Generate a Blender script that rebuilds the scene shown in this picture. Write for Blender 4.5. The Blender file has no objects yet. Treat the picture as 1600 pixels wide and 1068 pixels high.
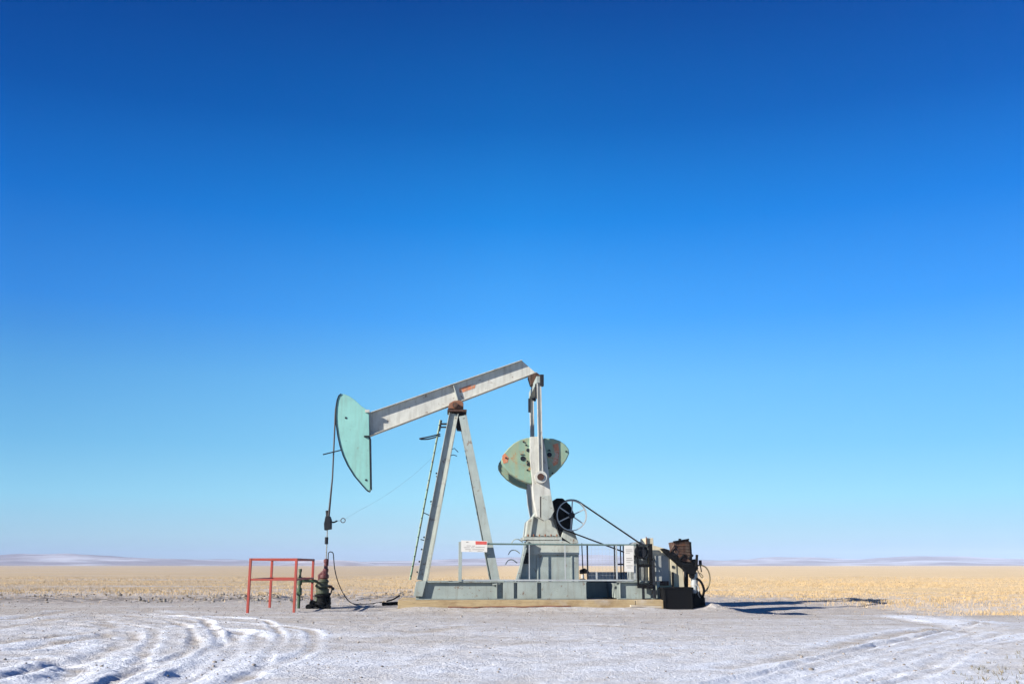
import bpy, math, random
import numpy as np
from mathutils import Vector, Matrix

random.seed(7)
rng = np.random.default_rng(11)
scene = bpy.context.scene
col = scene.collection
R = math.radians

# ------------------------------------------------------------------ camera
F = 1500.0                      # focal length in pixels of the 1600 px wide photograph
CAMH = 1.4
HZ = 882.0                      # horizon row
PITCH = math.atan((HZ - 534.0) / F)
cam_d = bpy.data.cameras.new('camera')
cam = bpy.data.objects.new('camera', cam_d); col.objects.link(cam)
cam_d.sensor_width = 36.0
cam_d.lens = F / 1600.0 * 36.0
cam_d.clip_start = 0.1
cam_d.clip_end = 30000
cam.location = (0, 0, CAMH)
cam.rotation_euler = (math.pi / 2 + PITCH, 0, 0)
scene.camera = cam
FW = Vector((0, math.cos(PITCH), math.sin(PITCH)))
UP = Vector((0, -math.sin(PITCH), math.cos(PITCH)))
RT = Vector((1, 0, 0))
C0 = Vector((0, 0, CAMH))

def ray(px, py):
    return FW + RT * ((px - 800.0) / F) + UP * ((534.0 - py) / F)

def W(px, py, depth):
    """world point seen at a photo pixel, at the given depth along y"""
    d = ray(px, py)
    return C0 + d * (depth / d.y)

def G(px, py):
    d = ray(px, py)
    t = -CAMH / d.z
    p = C0 + d * t
    return (p.x, p.y)

# the machine's own frame: x along the walking beam, y away from us
TH = R(3.6)
ORG = Vector((0.9, 33.4, 0.0))
AX = Vector((math.cos(TH), math.sin(TH), 0))
AY = Vector((-math.sin(TH), math.cos(TH), 0))

def L(px, py, ly=0.0):
    """(x, z) in the machine's frame on its plane y = ly"""
    d = ray(px, py)
    t = (ly - (C0 - ORG).dot(AY)) / d.dot(AY)
    p = C0 + d * t - ORG
    return (p.dot(AX), p.z)

def L3(px, py, ly=0.0):
    x, z = L(px, py, ly)
    return Vector((x, ly, z))

def LP(pts, ly=0.0):
    return [L(px, py, ly) for px, py in pts]

# ------------------------------------------------------------------ mesh building
class MB:
    def __init__(self):
        self.v = []; self.f = []; self.s = []
    def add(self, verts, faces, smooth=False):
        b = len(self.v)
        self.v += [tuple(p) for p in verts]
        self.f += [tuple(b + i for i in f) for f in faces]
        self.s += [smooth] * len(faces)
        return self
    def box(self, c, size, M=None):
        hx, hy, hz = size[0] / 2, size[1] / 2, size[2] / 2
        vs = []
        for sx, sy, sz in ((-1,-1,-1),(1,-1,-1),(1,1,-1),(-1,1,-1),(-1,-1,1),(1,-1,1),(1,1,1),(-1,1,1)):
            p = Vector((sx*hx, sy*hy, sz*hz))
            if M is not None: p = M @ p
            vs.append(Vector(c) + p)
        return self.add(vs, [(3,2,1,0),(4,5,6,7),(0,1,5,4),(1,2,6,5),(2,3,7,6),(3,0,4,7)])
    def span(self, x0, x1, y0, y1, z0, z1):
        return self.box(((x0+x1)/2,(y0+y1)/2,(z0+z1)/2), (abs(x1-x0),abs(y1-y0),abs(z1-z0)))
    @staticmethod
    def frame(p0, p1, up):
        d = (Vector(p1) - Vector(p0)).normalized()
        s = d.cross(Vector(up)).normalized()
        u = s.cross(d).normalized()
        return d, s, u
    def bar(self, p0, p1, ws, hu, up=(0, 1, 0), os=0.0, ou=0.0):
        """box from p0 to p1; ws wide along d x up, hu high along up"""
        p0 = Vector(p0); p1 = Vector(p1)
        d, s, u = MB.frame(p0, p1, up)
        vs = []
        for p in (p0, p1):
            for a, b in ((-1,-1),(1,-1),(1,1),(-1,1)):
                vs.append(p + s * (a*ws/2 + os) + u * (b*hu/2 + ou))
        return self.add(vs, [(3,2,1,0),(4,5,6,7),(0,1,5,4),(1,2,6,5),(2,3,7,6),(3,0,4,7)])
    def hbeam(self, p0, p1, depth, fl, up, tw=0.02, tf=0.025):
        """H section: flanges 'fl' wide along up, 'depth' apart along d x up"""
        o = (depth - tf) / 2
        self.bar(p0, p1, depth - 2*tf - 0.004, tw, up)
        self.bar(p0, p1, tf, fl, up, os=o)
        self.bar(p0, p1, tf, fl, up, os=-o)
        return self
    def prism(self, poly, y0, y1):
        n = len(poly)
        area = sum(poly[i][0]*poly[(i+1)%n][1] - poly[(i+1)%n][0]*poly[i][1] for i in range(n))
        if area < 0: poly = poly[::-1]
        vs = [(x, y0, z) for x, z in poly] + [(x, y1, z) for x, z in poly]
        fs = [tuple(range(n)), tuple(range(2*n-1, n-1, -1))]
        fs += [(i, n+i, n+(i+1)%n, (i+1)%n) for i in range(n)]
        return self.add(vs, fs)
    def cyl(self, p0, p1, r, n=16, r2=None, caps=True):
        p0 = Vector(p0); p1 = Vector(p1)
        r2 = r if r2 is None else r2
        d = (p1 - p0).normalized()
        a = Vector((0,0,1)) if abs(d.z) < .9 else Vector((1,0,0))
        s = d.cross(a).normalized(); u = s.cross(d)
        vs = []
        for p, rr in ((p0, r), (p1, r2)):
            for k in range(n):
                t = 2*math.pi*k/n
                vs.append(p + (s*math.cos(t) + u*math.sin(t))*rr)
        self.add(vs, [(k, (k+1)%n, n+(k+1)%n, n+k) for k in range(n)], True)
        if caps:
            self.add(vs[:n], [tuple(range(n-1, -1, -1))]); self.add(vs[n:], [tuple(range(n))])
        return self
    def tube(self, pts, r, n=8, closed=False):
        pts = [Vector(p) for p in pts]
        m = len(pts); vs = []; prev = None
        for i, p in enumerate(pts):
            if closed: d = (pts[(i+1)%m] - pts[i-1]).normalized()
            else: d = (pts[min(i+1, m-1)] - pts[max(i-1, 0)]).normalized()
            if prev is None:
                a = Vector((0,0,1)) if abs(d.z) < .9 else Vector((1,0,0))
                s = d.cross(a).normalized()
            else:
                s = (prev - d*prev.dot(d)).normalized()
            prev = s; u = s.cross(d)
            for k in range(n):
                t = 2*math.pi*k/n
                vs.append(p + (s*math.cos(t) + u*math.sin(t))*r)
        fs = []
        for i in range(m if closed else m-1):
            j = (i+1) % m
            for k in range(n):
                fs.append((i*n+k, i*n+(k+1)%n, j*n+(k+1)%n, j*n+k))
        self.add(vs, fs, True)
        if not closed:
            self.add(vs[:n], [tuple(range(n-1,-1,-1))]); self.add(vs[-n:], [tuple(range(n))])
        return self
    def ring(self, c, R_, r, n=40, m=8, axis='y'):
        c = Vector(c); pts = []
        for k in range(n):
            t = 2*math.pi*k/n
            a, b = math.cos(t)*R_, math.sin(t)*R_
            pts.append(c + (Vector((a,0,b)) if axis == 'y' else Vector((a,b,0))))
        return self.tube(pts, r, m, True)
    def lathe(self, base, prof, n=20):
        base = Vector(base); vs = []
        for r, z in prof:
            for k in range(n):
                t = 2*math.pi*k/n
                vs.append(base + Vector((r*math.cos(t), r*math.sin(t), z)))
        fs = []
        for i in range(len(prof)-1):
            for k in range(n):
                fs.append((i*n+k, i*n+(k+1)%n, (i+1)*n+(k+1)%n, (i+1)*n+k))
        self.add(vs, fs, False)
        self.add(vs[:n], [tuple(range(n-1,-1,-1))]); self.add(vs[-n:], [tuple(range(n))])
        return self
    def build(self, name, mat, parent=None, bevel=0.0):
        me = bpy.data.meshes.new(name)
        me.from_pydata(self.v, [], self.f)
        me.polygons.foreach_set('use_smooth', self.s)
        me.materials.append(mat); me.update()
        o = bpy.data.objects.new(name, me); col.objects.link(o)
        if parent is not None: o.parent = parent
        if bevel:
            m = o.modifiers.new('bevel', 'BEVEL'); m.width = bevel; m.segments = 2
            m.limit_method = 'ANGLE'; m.angle_limit = R(40)
        return o

def smooth_path(pts, n=6):
    pts = [Vector(p) for p in pts]; out = []
    for i in range(len(pts)-1):
        p0 = pts[max(i-1,0)]; p1 = pts[i]; p2 = pts[i+1]; p3 = pts[min(i+2,len(pts)-1)]
        for k in range(n):
            t = k/n
            out.append(0.5*((2*p1) + (p2-p0)*t + (2*p0-5*p1+4*p2-p3)*t*t + (3*p1-p0-3*p2+p3)*t**3))
    out.append(pts[-1])
    return out

def tag(o, label=None, cat=None, group=None, kind=None):
    if label: o['label'] = label
    if cat: o['category'] = cat
    if group: o['group'] = group
    if kind: o['kind'] = kind
    return o

def empty(name, loc, rz=0.0):
    o = bpy.data.objects.new(name, None); col.objects.link(o)
    o.location = loc; o.rotation_euler = (0, 0, rz); o.empty_display_size = .3
    return o

# ------------------------------------------------------------------ materials
def s2l(c):
    return tuple(((x/255.0)/12.92 if x/255.0 <= .04045 else ((x/255.0+.055)/1.055)**2.4) for x in c)

class NT:
    def __init__(self, name):
        self.m = bpy.data.materials.new(name); self.m.use_nodes = True
        self.t = self.m.node_tree; self.n = self.t.nodes; self.b = self.n['Principled BSDF']
    def node(self, kind, **kw):
        x = self.n.new(kind)
        for k, v in kw.items(): setattr(x, k, v)
        return x
    def link(self, a, b): self.t.links.new(a, b)
    def noise(self, scale, detail=4, rough=.6, coord=None, dim='3D'):
        x = self.node('ShaderNodeTexNoise'); x.inputs['Scale'].default_value = scale
        x.inputs['Detail'].default_value = detail; x.inputs['Roughness'].default_value = rough
        if coord is not None: self.link(coord, x.inputs['Vector'])
        return x.outputs['Fac']
    def ramp(self, fac, stops):
        x = self.node('ShaderNodeValToRGB'); e = x.color_ramp.elements
        while len(e) < len(stops): e.new(.5)
        for i, (p, c) in enumerate(stops):
            e[i].position = p
            e[i].color = (c, c, c, 1) if isinstance(c, (int, float)) else (*c, 1)
        self.link(fac, x.inputs['Fac'])
        return x.outputs['Color']
    def mix(self, fac, a, b, mode='MIX'):
        x = self.node('ShaderNodeMix', data_type='RGBA', blend_type=mode)
        for s, v in ((0, fac), (6, a), (7, b)):
            if isinstance(v, (int, float)): x.inputs[s].default_value = v
            elif isinstance(v, tuple): x.inputs[s].default_value = (*v, 1)
            else: self.link(v, x.inputs[s])
        return x.outputs[2]
    def math(self, op, a, b=0.0, clamp=False):
        x = self.node('ShaderNodeMath', operation=op); x.use_clamp = clamp
        for i, v in enumerate((a, b)):
            if isinstance(v, (int, float)): x.inputs[i].default_value = v
            else: self.link(v, x.inputs[i])
        return x.outputs[0]
    def coord(self, scale=(1,1,1), which='Object'):
        c = self.node('ShaderNodeTexCoord'); mp = self.node('ShaderNodeMapping')
        mp.inputs['Scale'].default_value = scale
        self.link(c.outputs[which], mp.inputs['Vector'])
        return mp.outputs['Vector']
    def bump(self, h, strength=.3, dist=.01):
        x = self.node('ShaderNodeBump'); x.inputs['Strength'].default_value = strength
        x.inputs['Distance'].default_value = dist
        self.link(h, x.inputs['Height']); self.link(x.outputs['Normal'], self.b.inputs['Normal'])

def paint(name, base, rust=(.16,.07,.03), amount=.35, rough=.55, metallic=0.0, var=.16, dirt=(.20,.17,.13)):
    N = NT(name)
    base, rust, dirt = (tuple(x*.66 for x in c) for c in (base, rust, dirt))
    co = N.coord(); st = N.coord((9, 9, .9))
    n1 = N.noise(1.7, 5, .65, co); n2 = N.noise(1.0, 5, .6, st); n3 = N.noise(26, 4, .7, co); n4 = N.noise(5.0, 6, .75, co)
    dark = tuple(c*(1-var) for c in base); lite = tuple(min(1, c*(1+var)) for c in base)
    c = N.mix(N.ramp(n1, [(.3, 0.0), (.7, 1.0)]), dark, lite)
    c = N.mix(N.math('MULTIPLY', N.ramp(n2, [(.48, 0.0), (.75, 1.0)]), amount*.9), c, dirt)      # run-down streaks
    thr = .66 - .12*amount
    chips = N.math('MULTIPLY', N.ramp(n4, [(thr, 0.0), (thr+.04, 1.0)]), N.ramp(n3, [(.35, .2), (.6, 1.0)]))
    c = N.mix(N.math('MULTIPLY', chips, min(1.0, amount*2)), c, rust)
    N.link(c, N.b.inputs['Base Color'])
    N.b.inputs['Metallic'].default_value = metallic
    if max(base) < .03: N.b.inputs['Specular IOR Level'].default_value = .12
    N.link(N.ramp(n3, [(.2, max(.05, rough-.12)), (.8, min(1, rough+.15))]), N.b.inputs['Roughness'])
    N.bump(n3, .12, .004)
    return N.m

M = {}
M['grey'] = paint('grey_green_paint', (.46,.50,.455), amount=.60)
M['beam'] = paint('pale_grey_paint', (.60,.61,.56), amount=.5)
M['sage'] = paint('sage_paint', (.345,.405,.385), amount=.55)
M['rail'] = paint('dark_teal_rail_paint', (.13,.21,.20), amount=.4)
M['teal'] = paint('teal_paint', (.265,.57,.52), amount=.30, var=.10)
M['weight'] = paint('green_weight_paint', (.25,.39,.29), rust=(.42,.20,.07), amount=.75, dirt=(.42,.34,.14))
M['weight_dark'] = paint('dark_green_paint', (.035,.10,.085), amount=.3)
M['rust'] = paint('rusty_steel', (.26,.10,.05), rust=(.09,.04,.02), amount=.7, rough=.85, var=.35)
M['dark_rust'] = paint('dark_rusty_steel', (.060,.024,.015), rust=(.13,.05,.02), amount=.8, rough=.85, var=.4)
M['black'] = paint('black_steel', (.004,.0045,.006), rust=(.03,.014,.01), amount=.3, rough=.75, var=.3, dirt=(.010,.009,.008))
M['dark'] = paint('dark_steel', (.022,.026,.034), rust=(.06,.03,.02), amount=.4, rough=.6, var=.3, dirt=(.06,.055,.05))
M['red'] = paint('faded_red_paint', (.42,.055,.035), rust=(.22,.06,.03), amount=.4)
M['maroon'] = paint('maroon_paint', (.115,.018,.02), amount=.4)
M['green'] = paint('dark_green_valve_paint', (.035,.085,.035), amount=.45)
M['valve'] = paint('worn_valve_paint', (.06,.075,.04), amount=.8, dirt=(.05,.045,.03))
M['white'] = paint('white_sign_face', (.80,.79,.75), amount=.10, var=.05)
M['signred'] = paint('red_sign_panel', (.72,.10,.08), rust=(.7,.4,.35), amount=.3)
M['lettering'] = paint('grey_lettering', (.40,.38,.36), amount=.2)
M['orange'] = paint('orange_marking', (.62,.22,.10), rust=(.55,.48,.40), amount=1.0, var=.25)
M['beige'] = paint('beige_enamel', (.66,.60,.44), amount=.22)
M['cabinet'] = paint('grey_cabinet_paint', (.34,.37,.37), amount=.25)
M['cable'] = paint('greasy_wire_rope', (.06,.055,.06), rust=(.12,.06,.04), amount=.6, rough=.7)
M['chrome'] = paint('polished_rod_steel', (.55,.52,.44), amount=.1, rough=.3, metallic=.8)
M['rubber'] = paint('black_rubber', (.02,.02,.022), amount=.2, rough=.7)
M['alu'] = paint('pale_galvanised_steel', (.50,.54,.56), amount=.2, rough=.45, metallic=.2)
M['brass'] = paint('dull_hose', (.20,.16,.08), amount=.3)

def timber_mat(name, a, b):
    N = NT(name)
    a, b = (tuple(x*.66 for x in c) for c in (a, b))
    co = N.coord((.6, 6, 9)); g = N.noise(3.0, 8, .7, co); g2 = N.noise(1.3, 4, .6, N.coord((1,1,1))); g3 = N.noise(40, 3, .6, co)
    c = N.mix(N.ramp(g, [(.3, 0.0), (.7, 1.0)]), a, b)
    c = N.mix(N.ramp(g2, [(.46, 0.0), (.66, .75)]), c, (.16,.10,.05))
    c = N.mix(N.ramp(N.noise(5, 5, .75, N.coord((.35, 5, 14))), [(.58, 0.0), (.66, .8)]), c, (.06,.045,.03))
    c = N.mix(N.ramp(N.noise(.8, 4, .6, N.coord((1, 1, 1))), [(.55, 0.0), (.70, .6)]), c, (.42,.40,.37))
    N.link(c, N.b.inputs['Base Color']); N.b.inputs['Roughness'].default_value = .9
    N.bump(N.math('ADD', g, N.math('MULTIPLY', g3, .5)), .6, .012)
    return N.m
M['timber'] = timber_mat('weathered_timber', (.40,.29,.15), (.60,.47,.27))
M['plank'] = timber_mat('bleached_plank', (.52,.45,.35), (.68,.60,.48))

# ------------------------------------------------------------------ noise for terrain
def vnoise(x, y, seed):
    r = np.random.default_rng(seed); T = r.random((256, 256))
    xi = np.floor(x).astype(np.int64); yi = np.floor(y).astype(np.int64)
    fx = x - xi; fy = y - yi
    fx = fx*fx*(3-2*fx); fy = fy*fy*(3-2*fy)
    a = T[xi & 255, yi & 255]; b = T[(xi+1) & 255, yi & 255]
    c = T[xi & 255, (yi+1) & 255]; d = T[(xi+1) & 255, (yi+1) & 255]
    return (a*(1-fx)+b*fx)*(1-fy) + (c*(1-fx)+d*fx)*fy - .5

def fbm(x, y, seed, oct=4, gain=.5):
    s = 0; a = 1; f = 1
    for k in range(oct):
        s = s + a*vnoise(x*f + 17.3*k, y*f - 9.1*k, seed+k); a *= gain; f *= 2.03
    return s

def sstep(a, b, x):
    t = np.clip((x-a)/(b-a), 0, 1); return t*t*(3-2*t)

# ------------------------------------------------------------------ ground
def field_edge(x):
    return np.interp(x, [-60, -14, -8, 4, 9, 11, 13, 15, 18, 60], [38, 38.5, 40, 42, 42.5, 42, 38, 31, 24, 17])

# wheel tracks, picked as rows of ground points; (width, depth, snow)
TR = [
  ([(40,1012),(95,1000),(150,993),(190,985),(205,993),(185,1010),(150,1022),(90,1036),(30,1050),(-40,1066)], .24, .036, .6),
  ([(0,1003),(60,995),(110,990),(150,985),(172,980),(160,974),(120,972)], .22, .034, .2),
  ([(375,984),(368,994),(362,1005),(355,1018),(340,1030),(315,1044),(288,1056),(255,1072),(215,1090)], .20, .06, 1.3),
  ([(20,968),(75,960),(110,952),(150,948),(210,950),(240,956)], .34, .045, .8),
  ([(-30,985),(40,975),(110,966),(180,962),(250,966),(330,972)], .30, .035, .5),
  ([(0,1058),(50,1044),(120,1030),(180,1030)], .25, .03, .5),
  ([(90,1068),(120,1048),(100,1036),(60,1026)], .22, .03, .5),
  ([(1410,957),(1450,963),(1500,970),(1550,976),(1620,984)], .55, -.05, 1.),
  ([(1300,960),(1380,960),(1450,966),(1510,974),(1570,984),(1640,994)], .45, -.03, 1.1),
  ([(1130,1040),(1240,1022),(1340,1000),(1420,986),(1500,980)], .25, .03, .6),
  ([(1330,968),(1390,966),(1450,976),(1510,986)], .25, .02, .2),
  ([(1180,1030),(1280,1022),(1360,1008),(1420,994)], .25, .02, .2),
  ([(760,1075),(850,1050),(960,1030),(1100,1012)], .30, .014, .1),
  ([(560,1060),(640,1035),(760,1010),(900,1000)], .30, .014, .1),
  ([(620,990),(760,978),(900,976),(1050,984)], .30, .012, .05),
]
tr_rng = random.Random(5)
for b in (170, 242, 305, 345, 402, 440, 492):      # a turning vehicle: arcs bulging to the right
    q = tr_rng.uniform
    k = q(-34, 34)
    y0 = q(962, 984)
    TR.append(([(b-90-(990-y0)*2.5+k, y0-6), (b-44+k*.5, y0), (b-10+q(-8,8), y0*.55+.45*992), (b, 997+q(-5,5)), (b-14+q(-8,6), 1017), (b-46+k*.6, 1039), (b-98+k, 1064), (b-150+k, 1088)],
               q(.09,.22), q(.018,.048), q(.3,1.1)))
for a in range(10):                                                    # parallel wheel marks crossing the lower right
    q = tr_rng.uniform; d = -34 + a*10 + q(-4, 4)
    TR.append(([(1170+d*2.2, 1076+d*.2), (1290+d*1.6, 1048+d*.35), (1400+d, 1022+d*.5), (1490, 999+d*.5), (1550, 986+d*.42), (1640, 978+d*.4)],
               q(.10,.20), q(.024,.052), q(.45,1.1)))
def polydist(X, Y, pts):
    best = np.full(X.shape, 1e9)
    for (x0, y0), (x1, y1) in zip(pts[:-1], pts[1:]):
        dx, dy = x1-x0, y1-y0; l2 = dx*dx+dy*dy + 1e-9
        t = np.clip(((X-x0)*dx + (Y-y0)*dy)/l2, 0, 1)
        best = np.minimum(best, np.hypot(X-x0-t*dx, Y-y0-t*dy))
    return best

def ground_h(X, Y):
    near = 1 - sstep(60, 140, np.hypot(X, Y))
    field = sstep(-3.5, 4.5, Y - field_edge(X) + 3.2*fbm(X*.45, Y*.35, 5, 5))
    h = .05*fbm(X*.22, Y*.22, 21, 3)*near
    h += .030*fbm(X*1.1, Y*1.1, 31, 4)*near*(.6 + .9*field)
    snow = np.zeros(X.shape)
    sel = (Y > 6) & (Y < 32) & (np.abs(X) < 24)
    xs, ys = X[sel], Y[sel]
    wob = .10*fbm(xs*1.3, ys*1.3, 77, 4)
    fade = np.clip(.75 + 1.1*fbm(xs*.45, ys*.45, 78, 3), .08, 1.25)
    hh = np.zeros(xs.shape); sn = np.zeros(xs.shape); rt = np.zeros(xs.shape)
    for px, w, d, s in TR:
        pts = [G(a, b) for a, b in px]
        pts = [tuple(p)[:2] for p in smooth_path([(*p, 0) for p in pts], 4)]
        dist = polydist(xs, ys, pts) + wob
        u = dist / w
        jit = .8 + .5*fbm(xs*2.1, ys*2.1, 101, 2)
        hh += fade*jit*(-d*np.exp(-(u**4)*1.2) + .36*abs(d)*np.exp(-((u-1.55)**2)*4.5))
        if d < 0: hh += 0
        sn = np.maximum(sn, fade*s*np.exp(-((u-1.3)**2)*1.8)); rt = np.maximum(rt, fade*np.exp(-(u*1.1)**2)*min(1, abs(d)/.035)*(d > 0))
    h[sel] += hh; snow[sel] = sn - .75*rt
    # churned ground at lower left and lower right
    ch = (1 - sstep(-9, -2.0, X + .25*(Y-14)))*sstep(6, 9, Y)*(1 - sstep(26, 32, Y))
    ch = np.maximum(ch, sstep(4.5, 9.0, X - .30*(Y-12))*(1 - sstep(18, 26, Y)))
    h += ch*(.040*fbm(X*1.1, Y*.9, 61, 3) + .045*fbm(X*4.6, Y*3.4, 64, 3)*(.6 + fbm(X*.5, Y*.5, 66, 2)))
    h += .016*fbm(X*5.5, Y*4.5, 68, 3)*near*(.5 + .5*sstep(-.1, .3, fbm(X*.3, Y*.3, 69, 2)))
    h += (.006 + .034*ch)*(.35 - np.abs(fbm(X*6.5, Y*5.0, 70, 3)))*near
    # clods between pad and stubble
    edge = np.exp(-((Y - field_edge(X) - 3.0)/3.6)**2)*(1 - .7*sstep(6, 10, X))
    h += edge*.16*np.maximum(-.1, fbm(X*1.9, Y*.9, 88, 3))*near
    # level the pad under the machine and the wellhead
    flat = (1 - sstep(5.2, 8.5, np.abs(X+.3)))*sstep(29.5, 31.5, Y)*(1 - sstep(36, 39, Y))
    h = h*(1-flat) + flat*(.012*fbm(X*1.6, Y*1.6, 33, 3))
    # pushed-up snow by the right end of the mat
    for cx, cy, r, a in ((*G(1122, 951), .55, .16), (*G(1180, 948), .9, .06), (*G(590, 944), .8, .07), (*G(555, 947), .7, .05)):
        h += a*np.exp(-(((X-cx)/r)**2 + ((Y-cy)/(r*.8))**2))*(1 + .8*fbm(X*4, Y*4, 14, 2))
    # ground falls away gently beyond the machine on the right
    h -= .36*sstep(6.2, 9.0, X)*sstep(28, 34.5, Y)*(1 - np.clip((Y-34.5)/9.0, 0, 1))*(1-.7*sstep(14, 20, X))
    # sand and snow pushed up along the front of the timber mat
    mlx = (X-ORG.x)*AX.x + (Y-ORG.y)*AX.y; mly = (X-ORG.x)*AY.x + (Y-ORG.y)*AY.y
    h += .105*np.exp(-((mly+1.98)/.40)**2)*sstep(-5.2, -4.0, mlx)*(1 - sstep(3.2, 4.3, mlx))*(1 + .5*fbm(X*1.5, Y*2.5, 15, 4))
    # the far field is very slightly rolling
    far = sstep(90, 400, Y)
    h += far*(.45*fbm(X*.004, Y*.004, 9, 2))
    clod = np.exp(-((Y - field_edge(X) - 3.0)/4.2)**2)*(1 - .6*sstep(5, 9, X))*near
    return h, snow, ch, field, clod

def axis(a, step0, grow, lim):
    v = [0.0]
    while v[-1] < lim:
        st = step0 if v[-1] < a else max(step0, (v[-1]-a)*grow + step0)
        v.append(v[-1] + st)
    return np.array(v)
xp = axis(7.5, .048, .022, 3400)
xs = np.concatenate([-xp[:0:-1], xp])
ya = [7.0]
while ya[-1] < 3300:
    y = ya[-1]
    ya.append(y + (max(.026, .0024*y) if y < 56 else .19 + (y-56)*.07))
ys = np.concatenate([[-60, -30, -12, -4, 0, 2, 4, 5, 6], ya])
X, Y = np.meshgrid(xs, ys)
H, SN, CH, FL, CL = ground_h(X, Y)
nx, ny = len(xs), len(ys)
verts = np.stack([X, Y, H], -1).reshape(-1, 3)
ii = (np.arange(ny-1)[:, None]*nx + np.arange(nx-1)[None, :]).reshape(-1)
quads = np.stack([ii, ii+1, ii+nx+1, ii+nx], -1)

def np_mesh(name, v, f):
    k = f.shape[1]
    me = bpy.data.meshes.new(name)
    me.vertices.add(len(v)); me.vertices.foreach_set('co', v.astype(np.float32).ravel())
    me.loops.add(f.size); me.loops.foreach_set('vertex_index', f.astype(np.int32).ravel())
    me.polygons.add(len(f)); me.polygons.foreach_set('loop_start', np.arange(0, f.size, k, dtype=np.int32))
    me.update(calc_edges=True); me.validate()
    return me
gm = np_mesh('ground', verts, quads)
gm.polygons.foreach_set('use_smooth', np.ones(len(quads), bool))
for nm, arr in (('snow', SN), ('churn', CH), ('field', FL), ('clod', CL)):
    at = gm.attributes.new(nm, 'FLOAT', 'POINT'); at.data.foreach_set('value', arr.astype(np.float32).ravel())
ground = bpy.data.objects.new('ground', gm); col.objects.link(ground)
tag(ground, kind='structure')

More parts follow.
